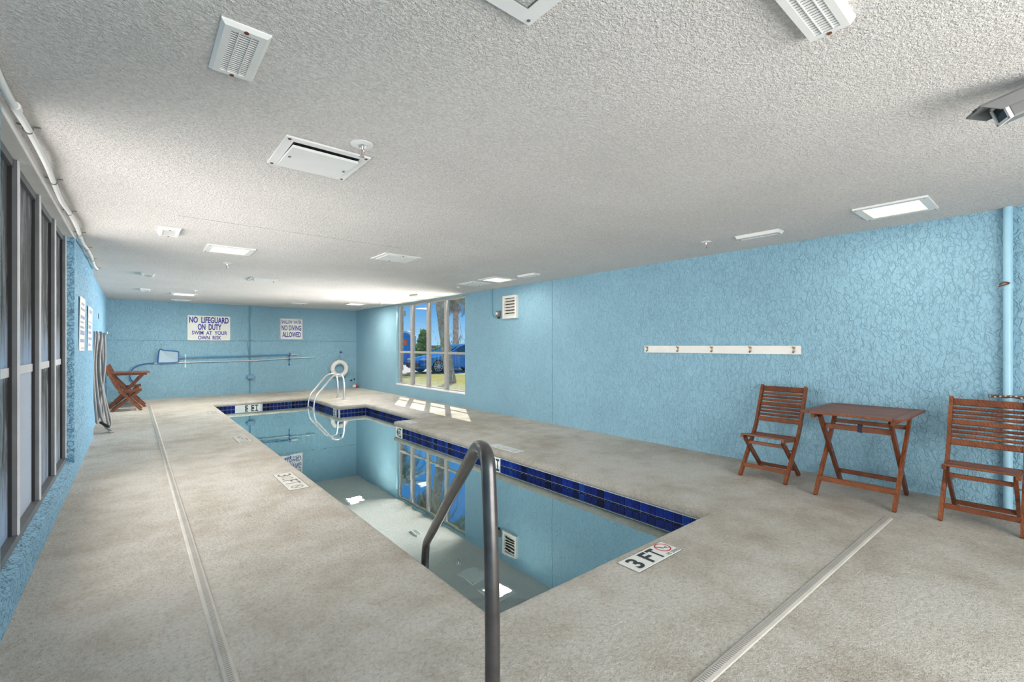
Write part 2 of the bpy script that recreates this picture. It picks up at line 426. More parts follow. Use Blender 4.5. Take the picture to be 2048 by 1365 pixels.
def text_mesh(body, bold=0.0, shear=0.0, spacing=1.0):
    cu = bpy.data.curves.new('lettering', 'FONT'); cu.body = body; cu.size = 1.0; cu.offset = bold; cu.extrude = 0.0
    cu.resolution_u = 3; cu.space_character = spacing; cu.shear = shear
    o = bpy.data.objects.new('lettering', cu); COL.objects.link(o)
    bpy.context.view_layer.update()
    me = bpy.data.meshes.new_from_object(o.evaluated_get(bpy.context.evaluated_depsgraph_get()))
    bpy.data.objects.remove(o); bpy.data.curves.remove(cu)
    return me
def lettering(items, origin, right, up, normal, mat, parent, name='lettering', depth=.0015):
    """items: (text, x0, x1, y0, y1, bold) boxes in the sign plane; right/up unit vectors; all joined into one flat print"""
    bm = bmesh.new(); R = Vector(right); U = Vector(up); O = Vector(origin); Nn = Vector(normal)
    for body, x0, x1, y0, y1, bold in items:
        me = text_mesh(body, bold); xs = [v.co.x for v in me.vertices]; ys = [v.co.y for v in me.vertices]
        if not xs: continue
        ax, bx, ay, by = min(xs), max(xs), min(ys), max(ys)
        t = bmesh.new(); t.from_mesh(me)
        for v in t.verts:
            lx = x0 + (v.co.x - ax) / (bx - ax) * (x1 - x0); ly = y0 + (v.co.y - ay) / (by - ay) * (y1 - y0)
            v.co = O + R * lx + U * ly + Nn * depth
        tmp = bpy.data.meshes.new('t'); t.to_mesh(tmp); t.free(); bm.from_mesh(tmp)
        bpy.data.meshes.remove(tmp); bpy.data.meshes.remove(me)
    me = bpy.data.meshes.new(name); bm.to_mesh(me); bm.free(); me.materials.append(M[mat])
    return link(name, me, parent)

# ------------------------------------------------------------------ dimensions
XR = 5.35; XL = -0.455; XL2 = -0.50; YB = 14.15; YF = -2.5; H = 2.395; WZ = -0.175
WY0, WY1, WZ0, WZ1 = 8.03, 11.32, 0.29, 2.372      # window in the right wall
LY0, LY1, LZ0, LZ1 = 2.97, 6.15, 0.19, 2.36        # glazed strip in the left wall
STEP_Y = 8.79
POOL = [(1.335, 1.77), (3.44, 1.77), (3.44, 7.36), (3.975, 7.36), (3.975, 9.96), (3.37, 9.96), (3.37, 12.20), (1.335, 12.20)]  # lip line, counter-clockwise
def offset_poly(poly, d):
    """positive d = outwards (into the deck) for a counter-clockwise polygon"""
    n = len(poly); out = []
    for i in range(n):
        p0, p1, p2 = Vector(poly[i - 1]), Vector(poly[i]), Vector(poly[(i + 1) % n])
        a = (p1 - p0).normalized(); b_ = (p2 - p1).normalized()
        na = Vector((a.y, -a.x)); nb = Vector((b_.y, -b_.x))
        out.append((p1.x + (na.x + nb.x) * d, p1.y + (na.y + nb.y) * d) if abs(a.dot(b_)) < .5 else (p1.x + na.x * d, p1.y + na.y * d))
    return out

# ------------------------------------------------------------------ room shell
def struct(o): o['kind'] = 'structure'; return o
# floor: deck top with the pool opening, rounded coping, body underneath
def build_floor():
    bm = bmesh.new()
    hole = offset_poly(POOL, .05)
    xs = sorted({-0.6, 5.60} | {round(p[0], 4) for p in hole}); ys = sorted({YF - .1, YB + .1} | {round(p[1], 4) for p in hole})
    def inside(x, y):
        c = False; n = len(hole)
        for i in range(n):
            (x1, y1), (x2, y2) = hole[i], hole[(i + 1) % n]
            if (y1 > y) != (y2 > y) and x < (x2 - x1) * (y - y1) / (y2 - y1) + x1: c = not c
        return c
    vs = {}
    def V(x, y, z=0.0):
        k = (x, y, z)
        if k not in vs: vs[k] = bm.verts.new((x, y, z))
        return vs[k]
    for i in range(len(xs) - 1):
        for j in range(len(ys) - 1):
            if not inside((xs[i] + xs[i + 1]) / 2, (ys[j] + ys[j + 1]) / 2):
                bm.faces.new((V(xs[i], ys[j]), V(xs[i + 1], ys[j]), V(xs[i + 1], ys[j + 1]), V(xs[i], ys[j + 1])))
    prof = [(.05, 0), (.022, -.003), (.007, -.012), (0, -.028), (0, -.058), (.006, -.072), (.016, -.080), (.032, -.082)]
    rings = []
    for d, z in prof:
        rings.append([bm.verts.new((p[0], p[1], z)) for p in offset_poly(POOL, d)])
    for a, b_ in zip(rings[:-1], rings[1:]):
        for k in range(len(a)): bm.faces.new((a[k], b_[k], b_[(k + 1) % len(a)], a[(k + 1) % len(a)]))
    bmesh.ops.remove_doubles(bm, verts=bm.verts, dist=1e-4)
    bmesh.ops.recalc_face_normals(bm, faces=bm.faces)
    me = bpy.data.meshes.new('floor'); bm.to_mesh(me); bm.free(); me.materials.append(M['deck'])
    for p in me.polygons: p.use_smooth = abs(p.normal.z) < .999
    return struct(link('floor', me))
floor = build_floor()

T = .14
def wall_right():
    b = MB(); g = .004
    x1 = XR + T
    def seg(y0, y1, z0, z1): b.box((XR, y0, z0), (x1, y1, z1))
    seg(YF, 5.425, 0, H); seg(5.433, WY0, 0, H)
    seg(WY0, WY1, 0, WZ0); seg(WY1, YB, 0, H); seg(WY0, WY1, WZ1, H)
    b.box((XR + .012, 5.40, 0), (x1, 5.46, H))
    return struct(b.build('wall_right', 'wall'))
wall_right()
b = MB(); b.box((-.72, YB, 1.436), (XR + T, YB + .15, H)); b.box((-.72, YB - .014, 0), (XR + T, YB + .15, 1.422)); b.box((-.72, YB + .016, 1.41), (XR + T, YB + .15, 1.44))
struct(b.build('wall_back', 'wall'))
b = MB()
b.box((XL - .2, YF, 0), (XL, LY0, H)); b.box((XL - .2, LY1, 0), (XL, STEP_Y, H)); b.box((XL2 - .155, STEP_Y, 0), (XL2, YB, H))
b.box((XL - .2, LY0, 0), (XL, LY1, LZ0 - .03)); b.box((XL - .2, LY0, LZ1 + .005), (XL, LY1, H))
b.poly([(XL, LY0, LZ0 - .03), (XL - .14, LY0, LZ0 + .02), (XL - .14, LY0, LZ0 - .03)], (0, LY1 - LY0, 0))
struct(b.build('wall_left', 'wall_side'))
b = MB(); b.box((-.7, YF - .15, 0), (XR + T, YF, H)); struct(b.build('wall_front', 'wall'))
b = MB(); b.box((-.72, YF - .15, H), (XR + T, YB + .15, H + .2)); ceil = struct(b.build('ceiling', 'ceiling'))
# hairline joint across the ceiling
MB().box((.28, 4.742, H - .0008), (2.3, 4.746, H + .01)).build('ceiling_joint', 'inkgrey', ceil)
# white head trim above the left glazing
b = MB(); b.box((XL - .004, LY0 - .05, LZ1 - .012), (XL + .006, LY1 + .06, H - .001)); b.box((XL - .14, LY0, LZ1 - .004), (XL + .004, LY1, LZ1 + .006))
o = struct(b.build('trim_1', 'white'))

# ------------------------------------------------------------------ right window (window_1)
w1 = empty('window_1', (5.45, (WY0 + WY1) / 2, WZ0), kind='structure')
def wpart(b, name, mat, par, **k):
    o = b.build(name, mat, par, **k)
    o.matrix_parent_inverse = Matrix.Translation(-Vector(par.location)); return o
FX = 5.45
b = MB()
b.box((FX - .03, WY0, WZ1 - .045), (FX + .03, WY1, WZ1)); b.box((FX - .03, WY0, WZ0), (FX + .03, WY1, WZ0 + .04))
b.box((FX - .03, WY1 - .09, WZ0 + .04), (FX + .03, WY1, WZ1 - .045)); b.box((FX - .03, WY0, WZ0 + .04), (FX + .03, WY0 + .05, WZ1 - .045))
M['frame'] = simple('taupe_window_frame', (.44, .41, .38), .5, .1, .06, 6)
wpart(b, 'window_frame', 'frame', w1)
MUL = [(8.848, 8.97), (9.66, 9.79), (10.488, 10.62)]
for y0, y1 in MUL:
    b = MB(); b.box((FX - .045, y0 + .01, WZ0 + .04), (FX + .03, y1 - .01, WZ1 - .045), bev=.004); wpart(b, 'mullion', 'frame', w1)
yb = [WY0 + .05, MUL[0][0] + .01, MUL[0][1] - .01, MUL[1][0] + .01, MUL[1][1] - .01, MUL[2][0] + .01, MUL[2][1] - .01, WY1 - .09]
for i in range(4):
    y0, y1 = yb[2 * i], yb[2 * i + 1]
    b = MB(); b.box((FX - .028, y0, 1.108), (FX + .02, y1, 1.157), bev=.003); wpart(b, 'transom', 'frame', w1)
    for z0, z1 in ((WZ0 + .04, 1.108), (1.157, WZ1 - .045)):
        b = MB(); b.box((FX + .002, y0 - .003, z0 - .003), (FX + .008, y1 + .003, z1 + .003)); wpart(b, 'pane', 'glass', w1)
b = MB(); b.box((XR - .006, WY0 + .002, WZ0 - .02), (FX - .02, WY1 - .002, WZ0 + .012), bev=.003); wpart(b, 'window_sill', 'white', w1)
b = MB(); b.box((XR + .001, WY1 - .012, WZ0 + .012), (FX - .03, WY1 - .0005, WZ1)); wpart(b, 'window_reveal', 'bluepipe', w1)

# ------------------------------------------------------------------ left glazing (window_2)
w2 = empty('window_2', (-.53, (LY0 + LY1) / 2, LZ0), kind='structure')
GX = -.548
mulY = [2.99, 3.035 + .0, 3.80, 4.57, 5.36, 6.10]
mulY = [3.01, 3.785, 4.555, 5.345, 6.105]
b = MB(); b.box((GX - .02, LY0, LZ0 - .02), (-.512, LY1, LZ0 + .035)); b.box((GX - .02, LY0, LZ1 - .05), (-.53, LY1, LZ1 - .004)); wpart(b, 'window_frame', 'alud', w2)
for i, y in enumerate(mulY):
    b = MB(); b.box((GX - .02, y, LZ0 + .03), (-.516, y + .045, LZ1 - .006)); wpart(b, 'mullion', 'alud', w2)
    b = MB(); b.box((-.516, y, LZ0 + .03), (-.510, y + .045, LZ1 - .006), bev=.001); wpart(b, 'mullion_lit_face', 'alu', w2, label='mullion front face, coloured lighter to look lit')  # lit front of the mullion, its brightness put into a lighter colour
    b = MB()
    if i > 0: b.box((GX - .01, y - .012, LZ0 + .035), (GX + .012, y - .0005, LZ1 - .05)); wpart(b, 'black_strip', 'black_strip', w2)  # narrow black strip along the near side of the mullion
for i in range(4):
    y0, y1 = mulY[i] + .045, mulY[i + 1]
    b = MB(); b.box((GX - .01, y0, 1.122), (-.545, y1, 1.176), bev=.002); wpart(b, 'transom', 'alu', w2)
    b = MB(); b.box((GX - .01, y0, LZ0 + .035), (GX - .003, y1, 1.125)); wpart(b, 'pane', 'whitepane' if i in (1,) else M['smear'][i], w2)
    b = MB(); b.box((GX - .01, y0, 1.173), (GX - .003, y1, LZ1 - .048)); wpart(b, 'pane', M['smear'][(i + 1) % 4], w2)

# ------------------------------------------------------------------ pool
pool = empty('swimming_pool', (2.4, 7.0, 0), 'long narrow indoor swimming pool with cobalt waterline tiles sunk in the deck', 'pool')
def ppart(b, name, mat, par=pool, **k):
    o = b.build(name, mat, par, **k); o.matrix_parent_inverse = par.matrix_world.inverted() if False else Matrix.Translation(-Vector(par.location)); return o
def build_basin():
    bm = bmesh.new(); P = offset_poly(POOL, .030)
    P2 = offset_poly(POOL, .030)
    def depth(y): return -1.05 - .06 * (y - 1.7)
    top = [bm.verts.new((p[0], p[1], -.082)) for p in P]; bot = [bm.verts.new((p[0], p[1], depth(p[1]))) for p in P2]
    n = len(P)
    for k in range(n): bm.faces.new((top[k], top[(k + 1) % n], bot[(k + 1) % n], bot[k]))
    fc = bm.faces.new(bot); bmesh.ops.triangulate(bm, faces=[fc])
    me = bpy.data.meshes.new('basin'); bm.to_mesh(me); bm.free(); me.materials.append(M['plaster'])
    o = link('basin', me, pool); o.matrix_parent_inverse = Matrix.Translation(-Vector(pool.location)); return o
build_basin()
# quarter-round entry steps in the near left corner
cx0, cy0 = 1.31, 1.745
for k, (r, z) in enumerate([(.57, -.27), (.68, -.31), (.79, -.35), (1.10, -.62)]):
    pts = [(cx0, cy0, z)] + [(cx0 + r * math.cos(a * PI / 2 / 14), cy0 + r * math.sin(a * PI / 2 / 14), z) for a in range(15)]
    s_ = ppart(MB().poly(pts, (0, 0, -.5)), 'step', 'stepbody')
    ar = [(cx0 + (r - .03) * math.cos(a * PI / 2 / 14), cy0 + (r - .03) * math.sin(a * PI / 2 / 14), z + .003) for a in range(15)]
    e_ = ppart(MB().tube(ar, .028, 6), 'step_edge', 'stepedge')
# water
def build_water():
    bm = bmesh.new(); P = offset_poly(POOL, .026)
    vs = [bm.verts.new((p[0], p[1], WZ)) for p in P]; f = bm.faces.new(vs)
    bmesh.ops.triangulate(bm, faces=[f])
    me = bpy.data.meshes.new('water'); bm.to_mesh(me); bm.free(); me.materials.append(M['water'])
    for p in me.polygons:
        pass
    o = link('water', me, pool); o.matrix_parent_inverse = Matrix.Translation(-Vector(pool.location)); return o
build_water()
# waterline tiles
tmesh = []
for m in tilemats:
    b = MB(); b.box((-.0378, -.004, -.0378), (.0378, .004, .0378), bev=.002)
    bmesh.ops.recalc_face_normals(b.bm, faces=b.bm.faces); me = bpy.data.meshes.new('waterline_tile'); b.bm.to_mesh(me); b.bm.free(); me.materials.append(m); tmesh.append(me)
PW = offset_poly(POOL, .030)
ZT = -.088
MARK = {  # edge index -> (start distance, length) left free for a depth plate
}
plates = {6: [(1.10, 1.62)], 1: [(5.36, 5.56), (2.67, 3.07)], 5: [(0.14, 0.34)]}
PITCH = .0805
stuffb = MB(); lowerb = MB(); groutb = MB()
for k in range(len(PW)):
    p, q = Vector(PW[k]), Vector(PW[(k + 1) % len(PW)]); L = (q - p).length; d = (q - p) / L
    inn = Vector((-d.y, d.x)); ang = math.atan2(d.y, d.x)
    cnt = int(L // PITCH); off = (L - cnt * PITCH) / 2 + PITCH / 2
    c = (p + q) / 2 + inn * .003
    groutb.box((-L / 2, -.003, -.162), (L / 2, .003, 0), at=Matrix.Translation((c.x, c.y, ZT + .004)) @ Matrix.Rotation(ang, 4, 'Z'))
    groutb.box((-L / 2, -.008, 0), (L / 2, .004, .005), at=Matrix.Translation((c.x, c.y, ZT + .001)) @ Matrix.Rotation(ang, 4, 'Z'))
    for i in range(cnt):
        s = off + i * PITCH; pos = p + d * s + inn * .010
        blocked = any(a - .03 < s < b_ + .03 for a, b_ in plates.get(k, []))
        for row in (0, 1):
            if blocked: continue
            z = ZT - .0395 - row * PITCH
            if row == 0 and k in (1, 2, 3, 4, 5, 6):
                r = random.random(); me = tmesh[0 if r < .35 else 1 if r < .6 else 2 if r < .75 else 3 if r < .88 else 4]
                o = link('waterline_tile', me, pool)
                o.matrix_parent_inverse = Matrix.Translation(-Vector(pool.location))
                o.location = (pos.x, pos.y, z); o.rotation_euler = (0, 0, ang)
            else:
                (stuffb if row == 0 else lowerb).box((-.0378, -.004, -.0378), (.0378, .004, .0378), at=Matrix.Translation((pos.x, pos.y, z)) @ Matrix.Rotation(ang, 4, 'Z'))
ppart(stuffb, 'tile_band', tilemats[0], kind='stuff')
ppart(lowerb, 'submerged_tile_band', tilemats[3], kind='stuff')  # darkest tile colour imitates the dim band below the waterline
ppart(groutb, 'tile_grout', 'grout')
# plates with depth figures standing in the tile band, half under water
def plate(edge, s0, s1, items):
    p, q = Vector(PW[edge]), Vector(PW[edge + 1]); d = (q - p).normalized(); inn = Vector((-d.y, d.x))
    ang = math.atan2(d.y, d.x); c = p + d * (s0 + s1) / 2 + inn * .010; L = s1 - s0
    b = MB().box((-L / 2, -.004, -.152), (L / 2, .004, 0), bev=.002, at=Matrix.Translation((c.x, c.y, ZT)) @ Matrix.Rotation(ang, 4, 'Z'))
    o = ppart(b, 'depth_plate', 'marker', label='white depth plate in the tile band')
    # seen from the pool the reading direction runs against the edge direction
    org = Vector((c.x, c.y, ZT - .152)) - Vector((-d.x, -d.y, 0)) * (L / 2)
    org = Vector((c.x + d.x * L / 2, c.y + d.y * L / 2, ZT - .152))
    t = lettering(items, org, (-d.x, -d.y, 0), (0, 0, 1), (inn.x, inn.y, 0), 'ink', o, depth=.0055)
plate(6, 1.10, 1.62, [('5', .20, .27, .012, .14, .03), ('F', .335, .395, .012, .14, .03), ('T', .41, .48, .012, .14, .03)])
plate(1, 5.36, 5.56, [('4', .015, .07, .012, .14, .03), ('F', .09, .13, .012, .14, .03), ('T', .14, .19, .012, .14, .03)])
plate(1, 2.67, 3.07, [('3', .02, .09, .012, .14, .03), ('1/2', .10, .19, .03, .13, .0), ('F', .23, .295, .012, .14, .03), ('T', .31, .38, .012, .14, .03)])
plate(5, .14, .34, [('5', .015, .065, .012, .14, .03), ('F', .085, .13, .012, .14, .03), ('T', .14, .19, .012, .14, .03)])

# ------------------------------------------------------------------ ceiling fixtures
def xy_screws(b, x0, x1, y0, y1, z, r=.006, ins=.02):
    for x in (x0 + ins, x1 - ins):
        for y in (y0 + ins, y1 - ins): b.disc((x, y, z), (0, 0, -1), r, .003, 8)
def rect_frame(b, x0, x1, y0, y1, z0, z1, w, bev=.0):
    b.box((x0, y0, z0), (x1, y0 + w, z1)); b.box((x0, y1 - w, z0), (x1, y1, z1))
    b.box((x0, y0 + w, z0), (x0 + w, y1 - w, z1)); b.box((x1 - w, y0 + w, z0), (x1, y1 - w, z1))
def ceiling_light(cx, cy, label, lit=True, s=.455, rz=0.0, power=None, sx=None):
    t = empty('ceiling_light', (cx, cy, H), label, 'ceiling light', 'square recessed ceiling lights', rz)
    hx = (sx or s) / 2; h = s / 2; w = .055
    b = MB(); rect_frame(b, -hx, hx, -h, h, -.014, -.0005, w); b.build('frame', 'white', t)
    b = MB(); b.box((-hx + w - .004, -h + w - .004, -.010), (hx - w + .004, h - w + .004, -.006)); b.build('diffuser', 'diffuser_lit' if lit else 'lens', t)
    b = MB(); rect_frame(b, -hx + w - .001, hx - w + .001, -h + w - .001, h - w + .001, -.0135, -.009, .004); b.build('diffuser_edge', M['diffedge'] if lit else 'inkgrey', t)
    b = MB(); xy_screws(b, -hx, hx, -h, h, -.014); b.build('screw', 'inkgrey', t)
    if lit:
        area('lamp', (cx, cy, H - .018), (0, 0, -1), 2 * (hx - w), 2 * (h - w), power or LAMP_POWER, (1.0, .90, .76))
    return t
M['diffedge'] = emis('amber_diffuser_edge', (.95, .60, .25), .6)
ceiling_light(.80, .925, 'unlit square ceiling light with clear lens cut off by the top edge of the photo', False)
ceiling_light(.83, 6.06, 'lit square ceiling light over the left deck, the nearer one')
ceiling_light(.80, 11.9, 'lit square ceiling light over the left deck near the back wall', power=32)
ceiling_light(4.66, .86, 'lit square ceiling light above the wooden table at the right wall', power=3.2)
ceiling_light(4.60, 5.95, 'bright square ceiling light close to the right wall before the window', True, power=7)
ceiling_light(4.45, 11.85, 'small-looking square ceiling light in the far right corner above the ring buoy', True, power=24)

def access_panel(cx, cy, sx, sy, label, drop=.0, group='flat ceiling access panels', screws=True):
    t = empty('access_panel', (cx, cy, H), label, 'access panel', group)
    b = MB(); rect_frame(b, -sx / 2, sx / 2, -sy / 2, sy / 2, -.010, -.0005, .045); b.build('frame', 'white', t)
    b = MB(); b.box((-sx / 2 + .04, -sy / 2 + .04, -.004), (sx / 2 - .04, sy / 2 - .04, -.0005)); b.build('recess', 'dark', t)
    rot = Matrix.Rotation(drop, 3, 'X')
    ix, iy = sx / 2 - .048, sy / 2 - .048
    g = .014 if drop else .0
    b = MB(); b.box((-ix, -iy + g * 1.6, -.016 - g * .5), (ix, iy, -.009), rot=Matrix.Rotation(drop, 3, 'X')); b.build('cover_plate', 'white', t)
    b = MB()
    if screws:
        xy_screws(b, -sx / 2, sx / 2, -sy / 2, sy / 2, -.010, .009); b.build('screw', 'rust', t)
        b = MB(); b.disc((-ix + .02, 0, -.017), (0, 0, -1), .007, .012, 8); b.disc((ix - .02, .03, -.017), (0, 0, -1), .007, .012, 8); b.build('latch', 'inkgrey', t)
    else:
        b.disc((0, sy / 2 - .02, -.010), (0, 0, -1), .008, .006, 8); b.disc((0, -sy / 2 + .02, -.010), (0, 0, -1), .008, .006, 8); b.build('screw', 'dark', t)
    return t
access_panel(.83, 2.79, .45, .45, 'white ceiling access panel with sagging cover beside the nearest sprinkler', math.radians(2.2), None)
access_panel(2.50, 5.29, .47, .44, 'white square ceiling panel over the middle of the pool', 0, screws=False)
access_panel(1.64, 8.42, .43, .42, 'white flat ceiling panel over the pool left of centre', 0)
access_panel(4.60, 6.62, .40, .48, 'white ceiling panel directly beyond the bright light at the right wall', 0)
access_panel(3.23, 12.6, .42, .36, 'faint ceiling panel near the back wall above the no diving sign', 0)
access_panel(.85, 13.5, .40, .36, 'faint ceiling panel against the back wall above the lifeguard sign', 0)

def vent_grille(cx, cy, sx, sy, label, rz=0.0, slats=22, rib=True, h=.03):
    """raised louvred ceiling grille: tapered frame, slats across x"""
    t = empty('ceiling_vent', (cx, cy, H), label, 'vent', None, rz)
    hx, hy = sx / 2, sy / 2; ix, iy = hx - .034, hy - .034
    bm = MB(); lip = .012
    def ring(x, y, z): return [(-x, -y, z), (x, -y, z), (x, y, z), (-x, y, z)]
    rs = [ring(hx, hy, -.0005), ring(hx, hy, -.006), ring(hx - lip, hy - lip, -h), ring(ix, iy, -h), ring(ix, iy, -.003)]
    vv = [[bm.bm.verts.new(p) for p in r] for r in rs]
    for a, c in zip(vv[:-1], vv[1:]):
        for k in range(4): bm.bm.faces.new((a[k], a[(k + 1) % 4], c[(k + 1) % 4], c[k]))
    bm.build('frame', 'grille', t)
    b = MB(); b.box((-ix, -iy, -.0035), (ix, iy, -.0005)); b.build('recess', 'dark', t)
    p = 2 * iy / slats
    b = MB(); b.box((-ix, -.0006, -.006), (ix, .0006, .006)); me0 = None
    for i in range(slats):
        y = -iy + p * (i + .5)
        if me0 is None:
            b = MB(); b.box((-ix, -p * .31, -.0012), (ix, p * .31, .0012), rot=Matrix.Rotation(math.radians(8), 3, 'X'))
            o = b.build('slat', 'grille', t); me0 = o.data
        else: o = link('slat', me0, t)
        o.location = (0, y, -h + .004)
    if rib:
        for x in (-ix * .45, ix * .45): MB().box((x - .0015, -iy, -h - .0005), (x + .0015, iy, -h + .004)).build('rib', 'grille', t)
    b = MB(); b.disc((0, hy - .018, -h + .001), (0, 0, -1), .008, .003, 10); b.disc((0, -hy + .018, -h + .001), (0, 0, -1), .008, .003, 10); b.build('screw', 'rust', t)
    return t
vent_grille(.297, 1.955, .152, .352, 'large louvred white ceiling vent at upper left, nearest the conduit', 0, 20, h=.016)
vent_grille(1.64, .51, .14, .40, 'louvred white vent cut off at the top edge right of centre', PI / 2, 22)
vent_grille(.25, 5.41, .17, .33, 'small white ceiling vent before the nearer left ceiling light', 0, 16, False)
vent_grille(.15, 8.90, .16, .36, 'distant white ceiling vent above the left wall, nearer of the far pair', 0, 14, False)
vent_grille(.15, 11.35, .16, .34, 'farthest white ceiling vent above the left wall', 0, 14, False)
vent_grille(4.69, 1.90, .13, .40, 'narrow white ceiling vent between the table light and the nearest right sprinkler', 0, 18, False)
vent_grille(4.66, 5.24, .14, .38, 'narrow white ceiling vent just before the bright light at the right wall', 0, 14, False)
vent_grille(4.66, 8.87, .14, .36, 'narrow ceiling vent in front of the window head', 0, 12, False)

def sprinkler(x, y, label, big=False):
    t = empty('sprinkler', (x, y, H), label, 'sprinkler', 'pendant fire sprinklers')
    k = 1.15 if big else 1.0
    b = MB(); b.lathe([(.052 * k, -.0005), (.052 * k, -.004), (.034 * k, -.010), (.026, -.010), (.022, -.004), (.012, -.004)], seg=24); b.build('escutcheon', 'white', t, True)
    b = MB(); b.lathe([(.010, -.004), (.010, -.024), (.007, -.028), (.007, -.034)], seg=12)
    for s in (-1, 1): b.tube(fillet([(0, 0, -.030), (s * .013, 0, -.034), (s * .013, 0, -.058), (0, 0, -.066)], .008, 3), .0022, 6)
    b.build('nozzle', 'steel', t, True)
    b = MB(); b.cyl((0, 0, -.034), (0, 0, -.062), .0022, 8); b.build('bulb', 'redfloat', t, True)
    b = MB(); b.lathe([(.004, -.064), (.014, -.067), (.015, -.070), (.006, -.071)], seg=14); b.build('deflector', 'steel', t, True)
    return t
sprinkler(.950, 2.43, 'fire sprinkler with white cover ring touching the sagging access panel', True)
sprinkler(.935, 7.05, 'fire sprinkler between the two lit lights of the left ceiling row')
sprinkler(.905, 10.9, 'farthest fire sprinkler of the left ceiling row')
sprinkler(4.63, 2.40, 'fire sprinkler nearest along the right wall, above the hook board')
sprinkler(4.65, 7.20, 'fire sprinkler along the right wall just before the window')
sprinkler(4.80, 11.0, 'farthest fire sprinkler along the right wall, past the window head')

# conduit along the left edge of the ceiling
cond = empty('ceiling_conduit', (-.41, 1.5, H - .03), 'white sagging pipe clipped along the ceiling above the left windows', 'pipe')
clipsY = [1.5, 2.35, 3.276, 4.203, 5.115, 6.027, 6.882, 7.719, 8.60]
P = []
for i, y in enumerate(clipsY):
    P.append((-.41 + (.0 if i % 2 else .004), y, H - .026))
    if i < len(clipsY) - 1: P.append((-.405 + .008 * (-1) ** i, (y + clipsY[i + 1]) / 2, H - .040))
b = MB(); b.tube([Vector(p) - Vector(cond.location) for p in catmull(P, 6)], .0145, 12); b.build('pipe', 'pvc', cond, True)
for y in clipsY[1:]:
    b = MB(); arc = [Vector((-.41 + .0165 * math.cos(a), y, H - .026 - .0165 * math.sin(a))) - Vector(cond.location) for a in [PI * k / 8 for k in range(9)]]
    pts = [Vector((-.41 + .045, y, H - .002)) - Vector(cond.location), Vector((-.41 + .020, y, H - .004)) - Vector(cond.location)] + arc + [Vector((-.41 - .020, y, H - .004)) - Vector(cond.location), Vector((-.41 - .038, y, H - .002)) - Vector(cond.location)]
    b.ribbon(pts, .014, .003, (0, 1, 0)); b.build('pipe_clip', 'inkgrey', cond, label='dark steel clip')
b = MB(); c0 = Vector((-.408, 2.95, H - .033)) - Vector(cond.location)
b.tube([c0, c0 + Vector((0, .05, 0))], .0185, 14); b.build('coupling', 'pvc', cond, True)

# security camera
def security_camera():
    P0 = Vector((2.75, .17, 2.262)); back = Vector((.42, -.80, .34)).normalized(); f = -back
    r = Vector((0, 0, 1)).cross(back).normalized(); u = back.cross(r).normalized()
    if u.z < 0: u = -u
    m = Matrix((r, back, u)).transposed().to_4x4()
    t = empty('security_camera', P0, 'grey box security camera with white bezel near the upper right corner', 'camera')
    t.matrix_world = Matrix.Translation(P0) @ m
    # local frame: x = right, y = backwards, z = up
    MB().box((-.044, .006, -.046), (.044, .34, .038), bev=.006).build('housing', 'camgrey', t)
    b = MB(); b.box((-.056, -.075, .040), (.056, .36, .050), bev=.003)
    b.box((-.056, -.02, .000), (-.050, .36, .046)); b.box((.050, -.02, .000), (.056, .36, .046))
    b.poly([(-.056, -.075, .045), (-.056, -.02, .045), (-.056, -.02, .0)], (.006, 0, 0)); b.poly([(.050, -.075, .045), (.050, -.02, .045), (.050, -.02, .0)], (.006, 0, 0))
    b.build('sunshield', 'camgrey', t)
    b = MB(); rect_frame(b, -.044, .044, -.046, .036, 0, .012, .012)
    # stand the frame upright in the x-z plane
    for v in b.bm.verts: v.co = Vector((v.co.x, v.co.z - .004, v.co.y))
    bz = b.build('bezel', 'camwhite', t)
    MB().box((-.033, .000, -.035), (.033, .006, .025)).build('glass_window', 'camglass', t)
    b = MB()
    for x in (-.038, .038):
        for z in (-.040, .030): b.disc((x, -.004, z), (0, -1, 0), .0035, .003, 8)
    b.build('screw', 'inkgrey', t)
    MB().box((-.030, -.078, .0405), (-.004, -.074, .0495)).build('logo', 'ink', t)
    lettering([('A', 0, .03, 0, .022, .03)], (-.0565, .10, .010), (0, 1, 0), (0, 0, 1), (-1, 0, 0), 'letterblue', t, depth=.0008)
    b = MB(); b.box((-.0572, .075, .034), (-.0562, .34, .0365)); b.build('stripe', 'letterblue', t)
    # bracket up to the ceiling (world vertical)
    inv = t.matrix_world.inverted()
    q = P0 + back * .22 + u * .05; top = Vector((q.x, q.y, H - .001))
    b = MB(); b.cyl(inv @ q, inv @ top, .016, 14); b.disc(inv @ top, inv.to_3x3() @ Vector((0, 0, -1)), .04, .010, 20); b.build('bracket', 'camwhite', t, True)
security_camera()

# ------------------------------------------------------------------ right wall things
hb = empty('hook_board', (XR, 2.70, 1.255), 'long cream board with five metal hooks on the right wall', 'hook rack')
MB().box((-.020, -.955, -.046), (-.001, .935, .046), bev=.002).build('board', 'hookboard', hb)
for k, y in enumerate([3.584, 3.135, 2.691, 2.247, 1.809]):
    h = empty('coat_hook', (0, 0, 0)); h.parent = hb; h.location = (-.020, y - 2.70, 0)
    MB().box((-.005, -.011, -.022), (0, .011, .034), bev=.003).build('hook_plate', 'brass', h)
    b = MB(); b.tube(fillet([(-.003, 0, .020), (-.036, 0, .026), (-.040, 0, .030)], .01, 3), .0045, 8); b.lathe([(.002, 0), (.008, .004), (.008, .011), (.002, .014)], c=(-.042, 0, .024), seg=10)
    b.tube(catmull([(-.004, 0, -.006), (-.012, 0, -.026), (-.026, 0, -.030), (-.036, 0, -.014)], 4), .005, 8); b.build('hook_arm', 'rusthook' if False else 'brass', h, True)

